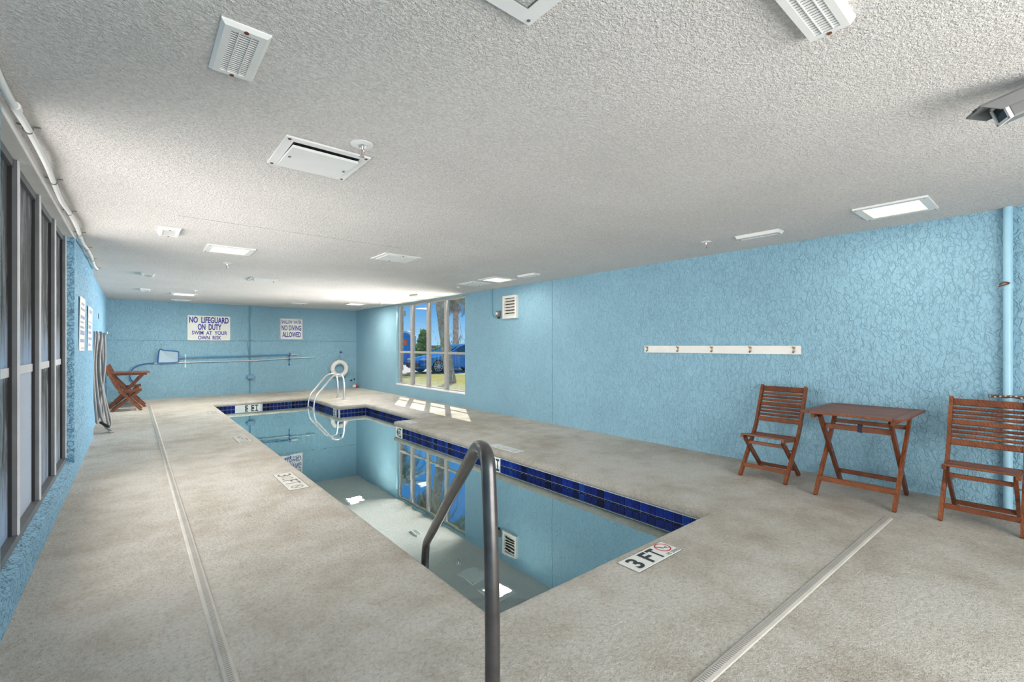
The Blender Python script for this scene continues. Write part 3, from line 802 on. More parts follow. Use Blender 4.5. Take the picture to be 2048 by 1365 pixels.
wv = empty('wall_vent', (XR, 6.50, 2.015), 'white louvred vent high on the right wall beside the window', 'vent')
b = MB(); rect_frame(b, -.20, .20, -.21, .21, 0, .05, .045)
for v in b.bm.verts: v.co = Vector((-v.co.z - .001, v.co.x, v.co.y))
b.build('frame', 'offwhite', wv)
b = MB(); b.box((-.008, -.16, -.17), (-.002, .16, .17)); b.build('recess', 'dark', wv)
me0 = None
for i in range(6):
    z = -.165 + .33 * (i + .5) / 6
    if me0 is None:
        o = MB().box((-.002, -.158, -.030), (.002, .158, .021), rot=Matrix.Rotation(math.radians(40), 3, 'Y')).build('louvre', 'offwhite', wv); me0 = o.data
    else: o = link('louvre', me0, wv)
    o.location = (-.028, 0, z)
cb = empty('wall_conduit', (XR, 6.95, 1.9), 'thin blue conduit curving down from the ceiling to a grey box beside the vent', 'conduit')
def loc(par, pts): return [Vector(p) - Vector(par.location) for p in pts]
b = MB(); b.tube(loc(cb, fillet([(XR - .012, 7.075, H - .001), (XR - .012, 7.075, 1.86), (XR - .012, 6.85, 1.82)], .16, 10)), .010, 10); b.build('pipe', 'bluepaintl', cb, True)
MB().box((-.055, -.15, -.05), (-.001, -.06, .06), bev=.004).build('junction_box', 'inkgrey', cb)
MB().lathe([(.012, -.085), (.026, -.080), (.026, -.060), (.018, -.056)], c=(0, -.105, .01), seg=14, axis='X').build('dial', 'offwhite', cb, True)
MB().box((-.045, -.125, -.085), (-.010, -.085, -.05), bev=.004).build('connector', 'dark', cb)

rp_ = empty('drain_pipe', (XR - .045, .285, 0), 'pale blue vertical pipe on the right wall behind the rightmost chair', 'pipe')
MB().cyl((0, 0, .001), (0, 0, H - .001), .027, 20).build('pipe', 'bluepipe', rp_, True)
for z in (1.77, .885):
    MB().cyl((0, 0, z - .02), (0, 0, z + .02), .031, 20).build('collar', 'bluepipe', rp_, True)
b = MB(); b.tube(catmull([(-.02, .045, 1.785), (-.034, .02, 1.80), (-.036, -.01, 1.79), (-.034, .03, 1.775), (-.028, .05, 1.77)], 4), .005, 6); b.build('rusty_clamp', 'rust', rp_, True)
rr = empty('rusty_rod', (XR - .08, .20, .90), 'rusty shell-crusted rod strapped across the blue pipe behind the right chair', 'rod')
b = MB(); pts = [(0, -.25 + .02 * i, .003 * math.sin(i * 1.7)) for i in range(23)]
b.tube(pts, [.008 + .003 * abs(math.sin(i * 2.3)) for i in range(23)], 8); b.build('rod', 'rust', rr, True)
for i in range(16):
    MB().lathe([(.002, -.006), (.009, 0), (.002, .006)], c=(-.007 + random.uniform(-.003, .003), -.24 + i * .028, random.uniform(-.006, .006)), seg=7).build('shell', 'shell', rr, True)

# ------------------------------------------------------------------ back wall things
def sign(name, cx, cz, w, h, label, items, border=None, edge=.0):
    t = empty(name, (cx, YB, cz), label, 'sign')
    y = -.010 if cz < 1.43 else 0.0
    b = MB(); b.box((-w / 2, -.014, -h / 2), (w / 2, -.001, h / 2), bev=.002); b.build('sign_board', 'signwhite', t)
    lettering(items, (-w / 2, -.014, -h / 2), (1, 0, 0), (0, 0, 1), (0, -1, 0), 'signblue', t)
    if border:
        b = MB(); i = border; x0, x1, z0, z1 = -w / 2 + i, w / 2 - i, -h / 2 + i, h / 2 - i; lw = .006
        for a, c in (((x0, -.0155, z0), (x1, -.0135, z0 + lw)), ((x0, -.0155, z1 - lw), (x1, -.0135, z1)), ((x0, -.0155, z0), (x0 + lw, -.0135, z1)), ((x1 - lw, -.0155, z0), (x1, -.0135, z1))): b.box(a, c)
        b.build('border_line', 'signblue', t)
    b = MB()
    for x in (-w / 2 + .02, w / 2 - .02):
        for z in (-h / 2 + .02, h / 2 - .02): b.disc((x, -.014, z), (0, -1, 0), .006, .003, 8)
    b.build('screw', 'inkgrey', t)
    return t
sign('wall_sign', 1.488, 1.757, .93, .635, 'large no lifeguard on duty sign on the back wall',
     [('NO  LIFEGUARD', .035, .895, .445, .605, .035), ('ON  DUTY', .215, .735, .265, .425, .035), ('SWIM  AT  YOUR', .09, .86, .145, .245, .025), ('OWN  RISK', .22, .73, .020, .120, .025)])
sign('wall_sign', 3.466, 1.78, .60, .60, 'smaller shallow water no diving sign with outlined edge on the back wall',
     [('SHALLOW  WATER', .035, .565, .45, .55, .02), ('NO DIVING', .04, .56, .255, .405, .025), ('ALLOWED', .055, .55, .065, .215, .025)], border=.012)

bc = empty('back_wall_conduit', (2.41, YB - .02, 0), 'thin blue conduit running from ceiling to floor on the back wall', 'conduit')
b = MB(); b.tube([(0, -.006, 0.002), (0, -.006, .40)], .012, 10); b.tube([(0, -.006, .50), (0, -.006, 1.30), (0, -.0, 1.50), (0, 0.0, H - .001)], .012, 10); b.build('pipe', 'bluepaint', bc, True)
MB().tube(catmull([(-.05, 0, 1.42), (-.05, -.0, 1.30), (-.02, -.004, 1.05), (-.015, -.004, .7), (-.01, -.004, .5)], 6), .006, 8).build('cable', 'bluepaint', bc, True)
jb = empty('outlet_box', (2.42, YB - .012, .45), 'grey blue electrical box on the back wall conduit', 'electrical box')
MB().box((-.075, -.07, -.055), (.085, -.002, .055), bev=.006).build('box_body', 'boxblue', jb)
MB().box((-.065, -.076, -.045), (.075, -.068, .045), bev=.003).build('box_lid', 'boxblue', jb)
MB().disc((-.075, -.03, 0), (-1, 0, 0), .018, .03, 12).build('cord_plug', 'bluepaint', jb)

# skimmer net on its pole
YN = YB - .075
sk = empty('skimmer_net', (1.6, YN, 1.03), 'blue-framed leaf skimmer net on a long blue pole hung along the back wall', 'pool net')
def bw(px, pz): return (px - 1.6, 0, pz - 1.03)
fr_pts = [bw(.84, 1.02), bw(.84, 1.13), bw(.80, 1.16), bw(.56, 1.185), bw(.50, 1.21), bw(.46, 1.19), bw(.44, 1.0), bw(.435, .90), bw(.46, .88), bw(.80, .89), bw(.84, .93)]
MB().tube(catmull(fr_pts, 4, True), .011, 8, True).build('net_frame', 'bluehard2' if False else 'bluehard', sk, True)
b = MB(); vs = [b.bm.verts.new((p[0], .006 , p[2])) for p in fr_pts]; ct = b.bm.verts.new((bw(.64, 1.02)[0], .045, bw(.64, 1.02)[2]))
for i in range(len(vs)): b.bm.faces.new((vs[i], vs[(i + 1) % len(vs)], ct))
b.build('net_bag', 'mesh_net', sk)
MB().tube([bw(.84, 1.005), bw(.92, 1.004)], .020, 12).build('socket', 'poleblue', sk, True)
MB().tube([bw(.90, 1.004), bw(2.2, 1.022), bw(3.36, 1.052)], .017, 12).build('pole', 'poleblue', sk, True)
MB().tube([bw(3.34, 1.052), bw(3.62, 1.055)], .011, 10).build('inner_pole', 'polesilver', sk, True)
# shepherd's crook
YK = YB - .045
lh = empty('life_hook', (1.6, YK, .9), 'pale rescue pole with a blue crook, hung below the skimmer net', 'rescue hook')
def bk(px, pz): return (px - 1.6, 0, pz - .9)
MB().tube([bk(.36, .875), bk(1.6, .888), bk(2.55, .895), bk(3.4, .942), bk(4.08, .965)], .0125, 10).build('pole', 'polesilver', lh, True)
MB().tube(catmull([bk(.40, .876), bk(.25, .872), bk(.08, .835), bk(-.04, .75), bk(-.09, .62), bk(-.07, .50), bk(-.01, .42)], 6), .012, 10).build('crook', 'bluehard', lh, True)
# hangers
wh = empty('pole_hanger', (.98, YB - .012, .95), 'white metal bracket holding both poles at their net end', 'hanger')
b = MB(); b.box((-.012, -.006, -.20), (.012, .0, .13)); b.tube(catmull([(0, -.004, -.08), (0, -.07, -.10), (0, -.085, -.055)], 4), .006, 8); b.tube(catmull([(0, -.004, .02), (0, -.10, .02), (0, -.115, .085)], 4), .006, 8); b.build('bracket', 'pvc', wh, True)
bh = empty('pole_hanger', (3.40, YB - .012, .98), 'dark blue bracket holding both poles near the no diving sign', 'hanger')
b = MB(); b.box((-.012, -.008, -.24), (.012, .0, .12), bev=.003); b.disc((0, 0, -.22), (0, -1, 0), .025, .02, 12)
b.tube(catmull([(0, -.004, .03), (0, -.10, .035), (.0, -.118, .11)], 4), .011, 8); b.tube(catmull([(0, -.004, -.075), (0, -.07, -.085), (0, -.085, -.03)], 4), .011, 8); b.build('bracket', 'bluehard', bh, True)

# ring buoy
rb = empty('ring_buoy', (4.80, YB - .095, .60), 'white ring buoy hanging on the back wall behind the pool ladder', 'life ring')
b = MB(); b.tube([(.205 * math.cos(a), 0, .205 * math.sin(a)) for a in [2 * PI * k / 36 for k in range(36)]], .066, 14, True); b.build('ring', 'foam', rb, True)
for a in (.25, 1.75, 3.3, 4.9):
    c = Vector((.205 * math.cos(a), 0, .205 * math.sin(a))); rad = Vector((math.cos(a), 0, math.sin(a)))
    b = MB(); b.tube([c + rad * .069 * math.cos(t) + Vector((0, 1, 0)) * .069 * math.sin(t) for t in [2 * PI * k / 16 for k in range(16)]], .010, 6, True); b.build('rope_band', 'pvc', rb, True)
b = MB(); kk = (.035, -.0, .47)
b.tube(catmull([kk, (-.09, 0, .30), (-.20, -.02, .21), (-.285, -.01, .06), (-.30, 0, -.10), (-.25, .02, -.18)], 6), .006, 6)
b.tube(catmull([kk, (.06, 0, .32), (.17, -.02, .22), (.275, -.02, .07)], 6), .006, 6)
b.tube(catmull([kk, (.0, -.02, .33), (-.03, -.04, .28)], 6), .006, 6)
b.tube(catmull([(.0, .01, -.26), (.03, .0, -.36), (-.02, -.01, -.44), (.05, 0, -.50), (.06, 0, -.42), (.0, .01, -.38)], 6), .005, 6)
b.build('rope', 'rope', rb, True)
hk = empty('wall_hook', (4.835, YB - .001, 1.10), 'dark blue double hook above the ring buoy', 'hook')
b = MB(); b.box((-.018, -.012, -.05), (.018, 0, .06), bev=.003); b.tube(catmull([(0, -.004, .0), (.0, -.08, -.01), (0, -.10, .04)], 4), .012, 8); b.lathe([(.004, -.02), (.022, -.01), (.022, .01), (.004, .02)], c=(.045, -.05, -.005), seg=10); b.tube([(0, -.01, 0), (.045, -.05, -.005)], .01, 8); b.build('hook_body', 'bluehard', hk, True)

rf = empty('rope_float', (5.235, 13.93, .052), 'small red and white rope float on the floor in the far right corner', 'float')
MB().lathe([(.015, -.085), (.045, -.065), (.052, -.02), (.052, .0)], seg=16, axis='X').build('float_half', 'foam', rf, True, label='white half')
MB().lathe([(.052, 0), (.052, .03), (.045, .065), (.015, .085)], seg=16, axis='X').build('float_half', 'redfloat', rf, True, label='red half')
rk = empty('rope_anchor', (5.22, YB - .011, .235), 'pair of small black rope anchors low on the back wall by the corner', 'anchor')
b = MB(); b.lathe([(.008, 0), (.026, -.012), (.026, -.03), (.01, -.04)], c=(-.04, 0, -.01), seg=12, axis='Y'); b.build('anchor_cap', 'dark', rk, True)
b = MB(); b.lathe([(.008, 0), (.020, -.012), (.020, -.03), (.01, -.04)], c=(.055, 0, .022), seg=12, axis='Y'); b.build('anchor_cap', 'dark', rk, True)

# ------------------------------------------------------------------ left wall things
def rules_sign(y0, y1, z0, z1, label, tilt, rows):
    t = empty('rules_sign', (XL, (y0 + y1) / 2, (z0 + z1) / 2), label, 'sign')
    hy, hz = (y1 - y0) / 2, (z1 - z0) / 2
    rt = Matrix.Rotation(tilt, 4, 'Y')
    A = Matrix.Translation((.010, 0, 0)) @ rt
    MB().box((-.004, -hy, -hz), (.002, hy, hz), at=A).build('sign_board', 'signwhite', t)
    b = MB()
    for k, (za, zb, a, c) in enumerate(rows): b.box((.002, -hy + 2 * hy * a, -hz + 2 * hz * za), (.003, -hy + 2 * hy * c, -hz + 2 * hz * zb), at=A)
    b.build('print', 'printblue', t)
    MB().box((-.009, -.012, hz - .05), (-.001, .012, hz - .02), at=Matrix.Translation((.010, 0, 0))).build('mount', 'inkgrey', t)
M['printblue'] = simple('faded_blue_print', (.30, .33, .50), .6)
rules_sign(6.56, 7.16, 1.245, 1.825, 'white rules sign on the left wall, nearer of the two', math.radians(.8), [(.86, .90, .2, .8), (.76, .80, .1, .9), (.60, .66, .1, .9), (.52, .55, .1, .7), (.42, .46, .1, .8), (.30, .38, .1, .9), (.16, .22, .1, .9), (.04, .06, .3, .9)])
rules_sign(7.65, 8.32, 1.24, 1.795, 'white rules sign on the left wall, farther of the two beside the blue conduit', math.radians(.7), [(.85, .93, .2, .8), (.64, .66, .05, .95), (.50, .58, .1, .7), (.38, .44, .1, .8), (.24, .30, .1, .9), (.10, .16, .1, .6)])
lc = empty('left_wall_conduit', (XL2, STEP_Y + .02, 0), 'thin blue conduit down the left wall offset beside the rules signs', 'conduit')
b = MB(); b.tube(fillet([(.012, .012, H - .001), (.012, .012, .95), (.014, .10, .62), (.014, .16, .42)], .08, 4), .010, 8); b.build('pipe', 'bluepaintl', lc, True)
ol = empty('wall_plate', (XL2, 10.85, 1.82), 'small grey plate high on the left wall above the hose', 'plate')
MB().box((.0005, -.05, -.045), (.010, .05, .045), bev=.002).build('plate_body', 'inkgrey', ol)
# hose coils
hs = empty('pool_hose', (XL2, 9.20, 0), 'grey vinyl hose in long loops hanging from a hook on the left wall', 'hose')
b = MB()
for k, (x, y, zb, sag) in enumerate([(.035, -.10, .16, .03), (.060, -.03, .22, .05), (.10, .05, .05, .10), (.13, .10, .28, .02), (.115, -.02, .45, .0)][:3]):
    pts = [(x, y, 1.50), (x + .01, y - .035, 1.43), (x - .01, y - .07 - .01 * k, 1.0), (x + sag * .3, y - .06, .55), (x + sag * .8, y - .03, zb + .12), (x + sag, y + .03, zb), (x + sag * .9 + .02, y + .09, zb + .10), (x + .03, y + .08, .6), (x + .02, y + .07, 1.0), (x + .01, y + .035, 1.43)]
    b.tube(catmull(pts, 6, True), .0165, 10, True)
b.build('hose_loops', 'hose', hs, True)
b = MB(); b.tube(catmull([(.145, .03, 1.495), (.15, .05, 1.1), (.13, .02, .75), (.10, -.03, .4), (.14, 0, .12), (.22, -.05, .02), (.25, -.12, .018), (.20, -.16, .018)], 8), .016, 10); b.build('hose_tail', 'hose', hs, True)
MB().tube([(.10, -.02, .155), (.20, -.09, .085)], .019, 12).build('hose_cuff', 'dark', hs, True)
hg = empty('hose_hook', (XL2, 9.22, 1.47), 'steel hook on the left wall carrying the hose loops', 'hook')
b = MB(); b.box((.0005, -.03, -.05), (.006, .03, .03)); b.tube(catmull([(.003, 0, 0), (.10, 0, -.005), (.165, 0, 0), (.175, 0, .04)], 4), .008, 8); b.build('hook_body', 'steel', hg, True)

# ------------------------------------------------------------------ deck drains and markers
def drain(name, p, q, label):
    t = empty(name, (*p, 0), label, 'drain'); p = Vector((*p, 0)); q = Vector((*q, 0)); d = q - p; L = d.length; d.normalize(); s = Vector((-d.y, d.x, 0))
    b = MB(); prof = [(-.026, .0005), (-.022, .005), (-.008, .008), (.008, .008), (.022, .005), (.026, .0005)]
    r0 = [b.bm.verts.new(s * x + Vector((0, 0, z))) for x, z in prof]; r1 = [b.bm.verts.new(d * L + s * x + Vector((0, 0, z))) for x, z in prof]
    for i in range(5): b.bm.faces.new((r0[i], r0[i + 1], r1[i + 1], r1[i]))
    b.bm.faces.new(r0[::-1]); b.bm.faces.new(r1)
    b.build('drain_cover', 'draincover', t)
    b = MB(); n = int(L / .014)
    for i in range(n):
        c = d * (.007 + i * .014) + Vector((0, 0, .0075))
        v = [b.bm.verts.new(c + s * a + d * e_ + Vector((0, 0, .0012))) for a, e_ in ((-.011, -.0016), (.011, -.0016), (.011, .0016), (-.011, .0016))]
        b.bm.faces.new(v)
    b.build('slots', 'inkgrey', t, kind='stuff')
    MB().box((0, 0, 0), (.001, .001, .001)) if False else None
drain('deck_drain', (.292, .90), (.243, 12.75), 'narrow slotted drain strip running the length of the left deck')
drain('deck_drain', (.35, .915), (4.38, .845), 'narrow slotted drain strip crossing the deck in front of the wooden table')

def deck_marker(x0, y0, right, up, L, Wd, items, label, mat='marker', inkm='ink', nodive=None, plates=3):
    """marker of white tiles let into the deck; (x0,y0) = lower-left corner as read"""
    t = empty('depth_marker', (x0, y0, 0), label, 'depth marker')
    R = Vector((*right, 0)); U = Vector((*up, 0)); w = L / plates
    for k in range(plates):
        a = R * (k * w + .0015) ; c = R * ((k + 1) * w - .0015) + U * Wd
        MB().box((a.x, a.y, .0005), (c.x, c.y, .004), bev=.001).build('tile', mat, t)
    b = MB(); e0 = R * -.005 + U * -.005; e1 = R * (L + .005) + U * (Wd + .005); b.box((e0.x, e0.y, .0002), (e1.x, e1.y, .0012)); b.build('joint', 'inkgrey', t)
    lettering(items, (0, 0, .0042), R, U, (0, 0, 1), inkm, t, depth=.0004)
    if nodive:
        cx, cy, r = nodive; C = R * cx + U * cy + Vector((0, 0, .0048))
        b = MB(); n = 40
        for i in range(n):
            a0, a1 = 2 * PI * i / n, 2 * PI * (i + 1) / n
            b.bm.faces.new([b.bm.verts.new(C + R * (rr_ * math.cos(a)) + U * (rr_ * math.sin(a))) for rr_, a in ((r, a0), (r, a1), (r * .84, a1), (r * .84, a0))])
        dd = (R - U).normalized(); ss = (R + U).normalized()
        b.bm.faces.new([b.bm.verts.new(C + dd * (s1 * r * .86) + ss * (s2 * r * .06)) for s1, s2 in ((-1, -1), (1, -1), (1, 1), (-1, 1))])
        b.build('prohibition_ring', 'red' if mat == 'marker' else 'inkgrey', t)
        b = MB()   # the diver: body, arms, legs, head
        def lim(p, q, w_):
            p = Vector(p); q = Vector(q); d = (q - p).normalized(); s_ = Vector((-d.y, d.x))
            b.bm.faces.new([b.bm.verts.new(C + R * (v.x * r) + U * (v.y * r) + Vector((0, 0, -.0003))) for v in (p - s_ * w_, q - s_ * w_, q + s_ * w_, p + s_ * w_)])
        lim((-.45, .35), (.15, -.10), .07); lim((.15, -.10), (.55, -.05), .05); lim((.15, -.10), (.50, -.30), .05); lim((-.35, .25), (-.25, -.35), .045); lim((-.55, .45), (-.50, .30), .07)
        b.build('diver_figure', inkm, t)
    return t
deck_marker(2.222, 1.552, (1, 0), (0, 1), .46, .150, [('3', .040, .110, .015, .135, .03), ('F', .165, .235, .015, .135, .03), ('T', .245, .315, .015, .135, .03), ('NO  DIVING', .328, .452, .006, .032, .01)],
            'white 3 FT marker with red no diving ring by the near pool edge', nodive=(.390, .093, .054))
deck_marker(1.070, 5.05, (0, -1), (1, 0), .63, .165, [('3', .04, .12, .02, .145, .01), ('1/2', .15, .25, .03, .13, -.005), ('F', .285, .355, .02, .145, .01), ('T', .37, .45, .02, .145, .01)],
            'worn three and a half foot marker on the left deck, nearest of that side', 'markerworn', 'inkgrey', nodive=(.55, .083, .052), plates=4)
deck_marker(1.070, 7.53, (0, -1), (1, 0), .50, .160, [('4', .04, .13, .02, .14, .01), ('F', .19, .26, .02, .14, .01), ('T', .28, .36, .02, .14, .01)],
            'worn 4 FT marker on the left deck, middle one of that side', 'markerworn', 'inkgrey', nodive=(.43, .08, .05))
deck_marker(1.090, 10.82, (0, -1), (1, 0), .46, .155, [('5', .04, .12, .02, .14, .01), ('F', .18, .25, .02, .14, .01), ('T', .26, .33, .02, .14, .01)],
            'worn 5 FT marker on the left deck, farthest of that side', 'markerworn', 'inkgrey', nodive=(.39, .078, .048))
M['markerink'] = simple('pale_marker_ink', (.42, .43, .44), .5)  # pale grey ink; on the notch marker it is painted glare
deck_marker(3.695, 4.22, (0, 1), (-1, 0), .56, .155, [('3', .03, .11, .02, .135, .0), ('1/2', .14, .23, .03, .12, -.005), ('F', .26, .33, .02, .135, .0), ('T', .35, .42, .02, .135, .0)],
            'pale depth marker on the right deck beside the handrail top', 'marker', 'markerink', plates=4)
deck_marker(3.68, 6.93, (0, 1), (-1, 0), .36, .155, [('4', .03, .10, .02, .135, .0), ('F', .15, .21, .02, .135, .0), ('T', .24, .31, .02, .135, .0)],
            'pale depth marker at the deck corner of the pool notch', 'marker', 'markerink', plates=3)
deck_marker(3.62, 10.25, (0, 1), (-1, 0), .46, .155, [('5', .03, .11, .02, .135, .01), ('F', .17, .24, .02, .135, .01), ('T', .25, .32, .02, .135, .01)],
            'worn 5 FT marker at the foot of the pool ladder', 'markerworn', 'inkgrey', nodive=(.39, .078, .048))

# ------------------------------------------------------------------ handrails
pr = empty('handrail', (.8575, 1.1336, 0), 'dark weathered steel handrail arching from the deck into the near pool corner', 'handrail')
A = Vector((.8575, 1.1336, 0)); Bq = Vector((1.400, 2.555, 0)); dirv = (Bq - A)
def rp3(s, z): return Vector((dirv.x * s, dirv.y * s, z))
pts = fillet([rp3(0, .002), rp3(0.0, .62), rp3(.055, .935), rp3(.10, .930), rp3(.96, .10), rp3(1.0, -.03), rp3(1.0, -.80)], [.30, .08, .10, .16, .10], 8)
MB().tube(fillet([rp3(0, .002), rp3(0.0, .55), rp3(.035, .955), rp3(.118, .955), rp3(.985, .06), rp3(1.0, -.80)], [.24, .07, .10, .13], 8), .024, 20).build('rail_tube', 'rail', pr, True)
MB().lathe([(.024, .002), (.055, .002), (.052, .014), (.028, .020)], seg=24).build('base_flange', 'steel', pr, True)

ld = empty('pool_ladder', (3.92, 11.375, 0), 'shiny stainless pool ladder with two looped rails at the far end of the pool', 'ladder')
for s in (-.225, .225):
    q = [(0, s, .002), (-.02, s, .35), (-.05, s, .585), (-.30, s, .575), (-.64, s, .13), (-.70, s, .02), (-.70, s, -1.1)]
    MB().tube(fillet([Vector(p) for p in [(0, s, .002), (0, s, .30), (-.04, s, .60), (-.26, s, .60), (-.665, s, .10), (-.70, s, -.05), (-.70, s, -1.15)]], [.25, .12, .14, .12, .08], 7), .0215, 16).build('rail', 'steel', ld, True)
    MB().lathe([(.022, .001), (.052, .001), (.050, .012), (.026, .018)], c=(0, s, 0), seg=20).build('flange', 'steel', ld, True)
for z in (-.165, -.45, -.75):
    MB().box((-.745, -.22, z - .012), (-.665, .22, z + .012), bev=.006).build('tread', 'steel', ld)

# ------------------------------------------------------------------ wooden furniture (front = local +x)
def post_x(z):
    pts = [(0, .22), (.15, .10), (.295, -.018), (.47, -.15), (.67, -.24), (.88, -.33)]
    for (z0, x0), (z1, x1) in zip(pts[:-1], pts[1:]):
        if z <= z1: return x0 + (x1 - x0) * (z - z0) / (z1 - z0)
    return pts[-1][1]
def make_chair(loc_, rz, label):
    t = empty('folding_chair', loc_, label, 'chair', 'slatted wooden folding chairs', rz)
    cl = catmull([(.22, 0, 0), (.10, 0, .15), (-.018, 0, .295), (-.15, 0, .47), (-.24, 0, .67), (-.33, 0, .88)], 4)
    for s in (-1, 1):
        MB().ribbon([p + Vector((0, s * .205, 0)) for p in cl], .024, .045).build('leg', 'wood', t)
        MB().ribbon([(.185, s * .172, .385), (-.02, s * .172, .20), (-.235, s * .172, .0)], .022, .042).build('leg', 'wood', t)
        MB().ribbon(catmull([(.225, s * .185, .402), (.12, s * .185, .394), (-.05, s * .185, .378), (-.13, s * .185, .374)], 3), .026, .030).build('seat_rail', 'wood', t)
        b = MB(); b.tube([(-.0, s * .215, .28), (-.0, s * .160, .28)], .006, 8); b.build('pivot_bolt', 'steel', t, True)
    n = 8
    for i in range(n):
        x = .205 - i * .0455; z = .4185 + (x - .2) * .075 - .010 * math.sin(PI * (.205 - x) / .33)
        w = .040
        MB().box((x - w / 2, -.185 if 0 else -.192, z - .008), (x + w / 2, .192, z + .008), rot=Matrix.Rotation(-.06, 3, 'Y'), bev=.003).build('seat_slat', 'wood', t)
    zs = [(.845, .055)]; z = .845 - .0275
    for w in (.021, .021, .021, .038, .021, .021, .021, .046):
        z -= .0115 + w; zs.append((z + w / 2, w))
    for zc, w in zs:
        x = post_x(zc); a = math.atan2(-(post_x(zc + .02) - post_x(zc - .02)), .04)
        MB().box((x - .008, -.195, zc - w / 2), (x + .008, .195, zc + w / 2), rot=Matrix.Rotation(-a, 3, 'Y'), bev=.003).build('back_slat', 'wood', t)
    MB().box((.145, -.195, .085), (.165, .195, .122), bev=.003).build('stretcher', 'wood', t)
    MB().box((-.165, -.165, .055), (-.147, .165, .090), bev=.003).build('stretcher', 'wood', t)
    MB().box((.120, -.165, .318), (.138, .165, .350), bev=.003).build('stretcher', 'wood', t)
    return t
def place_copy(src, loc_, rz, label):
    c = copy_tree(src); c.location = loc_; c.rotation_euler = (0, 0, rz); c['label'] = label; return c
ch = make_chair((4.895, 1.868, 0), PI, 'wooden folding chair left of the wooden table at the right wall')
place_copy(ch, (4.83, .385, 0), PI, 'wooden folding chair cut off by the right edge of the photo')
place_copy(ch, (-.12, 12.05, 0), 0, 'wooden folding chair in the far left corner, on the near side of the table')
place_copy(ch, (-.12, 13.42, 0), 0, 'wooden folding chair in the far left corner, behind the table')

def make_table(loc_, rz, label, depth=.85, width=.69, foot=.31):
    t = empty('folding_table', loc_, label, 'table', None, rz); hd = depth / 2; hw = width / 2
    for s in (-1, 1):
        MB().box((-hd, s * hw - s * .062, .722), (hd, s * hw, .742), bev=.003).build('end_board', 'wood', t)
    for s in (-1, 1):
        MB().box((s * hd - s * .062, -hw + .065, .722), (s * hd, hw - .065, .742), bev=.003).build('edge_board', 'wood', t)
    n = 9; w = (depth - .13) / n
    for i in range(n):
        x = -hd + .065 + w * (i + .5)
        MB().box((x - w / 2 + .003, -hw + .064, .724), (x + w / 2 - .003, hw - .064, .741), bev=.002).build('top_slat', 'wood', t)
    for s in (-1, 1):
        MB().box((-hd + .05, s * (hw - .075) - .012, .682), (hd - .05, s * (hw - .075) + .012, .7225), bev=.003).build('apron', 'wood', t)
        # leg pair: A leans from front foot to back top, B from back foot to front top
        MB().ribbon([(foot, s * .268, 0), (-foot + .03, s * .268, .70)], .024, .048).build('leg', 'wood', t)
        MB().ribbon([(-foot, s * .240, 0), (foot - .03, s * .240, .70)], .024, .048).build('leg', 'wood', t)
        MB().tube([(0, s * .285, .355), (0, s * .225, .355)], .007, 8).build('pivot_bolt', 'steel', t, True)
    def lx(z, sgn): return sgn * (foot - (2 * foot - .03) * z / .70)
    x = lx(.135, 1); MB().box((x + .012, -.268, .115), (x + .032, .268, .158), bev=.003).build('stretcher', 'wood', t)
    x = lx(.135, -1); MB().box((x - .030, -.240, .115), (x - .012, .240, .155), bev=.003).build('stretcher', 'wood', t)
    x = -lx(.61, 1) * -1; MB().box((lx(.60, -1) - .009, -.240, .580), (lx(.60, -1) + .009, .240, .625), bev=.003).build('stretcher', 'wood', t)
    MB().box((lx(.60, 1) - .009, -.268, .585), (lx(.60, 1) + .009, .268, .620), bev=.003).build('stretcher', 'wood', t)
    MB().box((lx(.60, -1) - .012, -.01 + .02, .575), (lx(.60, -1) + .012, .02 + .02, .64), bev=.001).build('strap', 'strap', t)
    return t
make_table((4.87, 1.115, 0), PI, 'slatted wooden folding table between two chairs at the right wall')
make_table((-.122, 12.74, 0), 0, 'wooden folding table in the far left corner between two chairs', depth=.74, width=.66, foot=.29)

# ------------------------------------------------------------------ outdoors
M['grass'] = simple('sunlit_lawn', (.29, .27, .025), .9, 0, .35, 3.0, bumpamt=.5, bscale=25)
M['road'] = simple('pale_concrete_road', (.50, .46, .42), .9, 0, .1, 1.0)
M['bark'] = simple('palm_bark', (.80, .50, .33), .9, 0, .4, 7.0, bumpamt=.8, bscale=20)
M['frond'] = simple('palm_frond', (.30, .38, .26), .7, 0, .5, 3.0)
M['deadfrond'] = simple('dry_palm_skirt', (.50, .40, .33), .9, 0, .4, 4.0)
M['leaf'] = simple('tree_leaves', (.36, .46, .12), .8, 0, .6, 2.5)
M['carpaint'] = simple('blue_car_paint', (.0, .22, .62), .12, .3, .05)
M['carglass'] = simple('dark_car_glass', (.05, .12, .17), .05)
M['tyre'] = simple('black_tyre', (.02, .02, .022), .8)
M['alloy'] = simple('silver_alloy', (.55, .56, .58), .3, .8)
M['booth'] = simple('blue_booth_plastic', (.01, .26, .68), .5)
M['boothroof'] = simple('white_booth_roof', (.75, .75, .75), .5)
M['orange'] = simple('orange_notice', (.85, .12, .02), .6)
M['dune'] = simple('brown_dune_fence', (.42, .37, .33), .9, 0, .4, 3)
M['dunebush'] = simple('dune_scrub', (.34, .36, .20), .9, 0, .5, 2)
M['tan'] = simple('tan_render', (.70, .58, .46), .8)
GZ = -.012
def ground(name, x0, x1, y0, y1, z0, z1, mat, label, cat):
    b = MB(); b.box((x0, y0, z0), (x1, y1, z1)); o = b.build(name, mat); o['kind'] = 'structure'; return o
b = MB(); pts = []
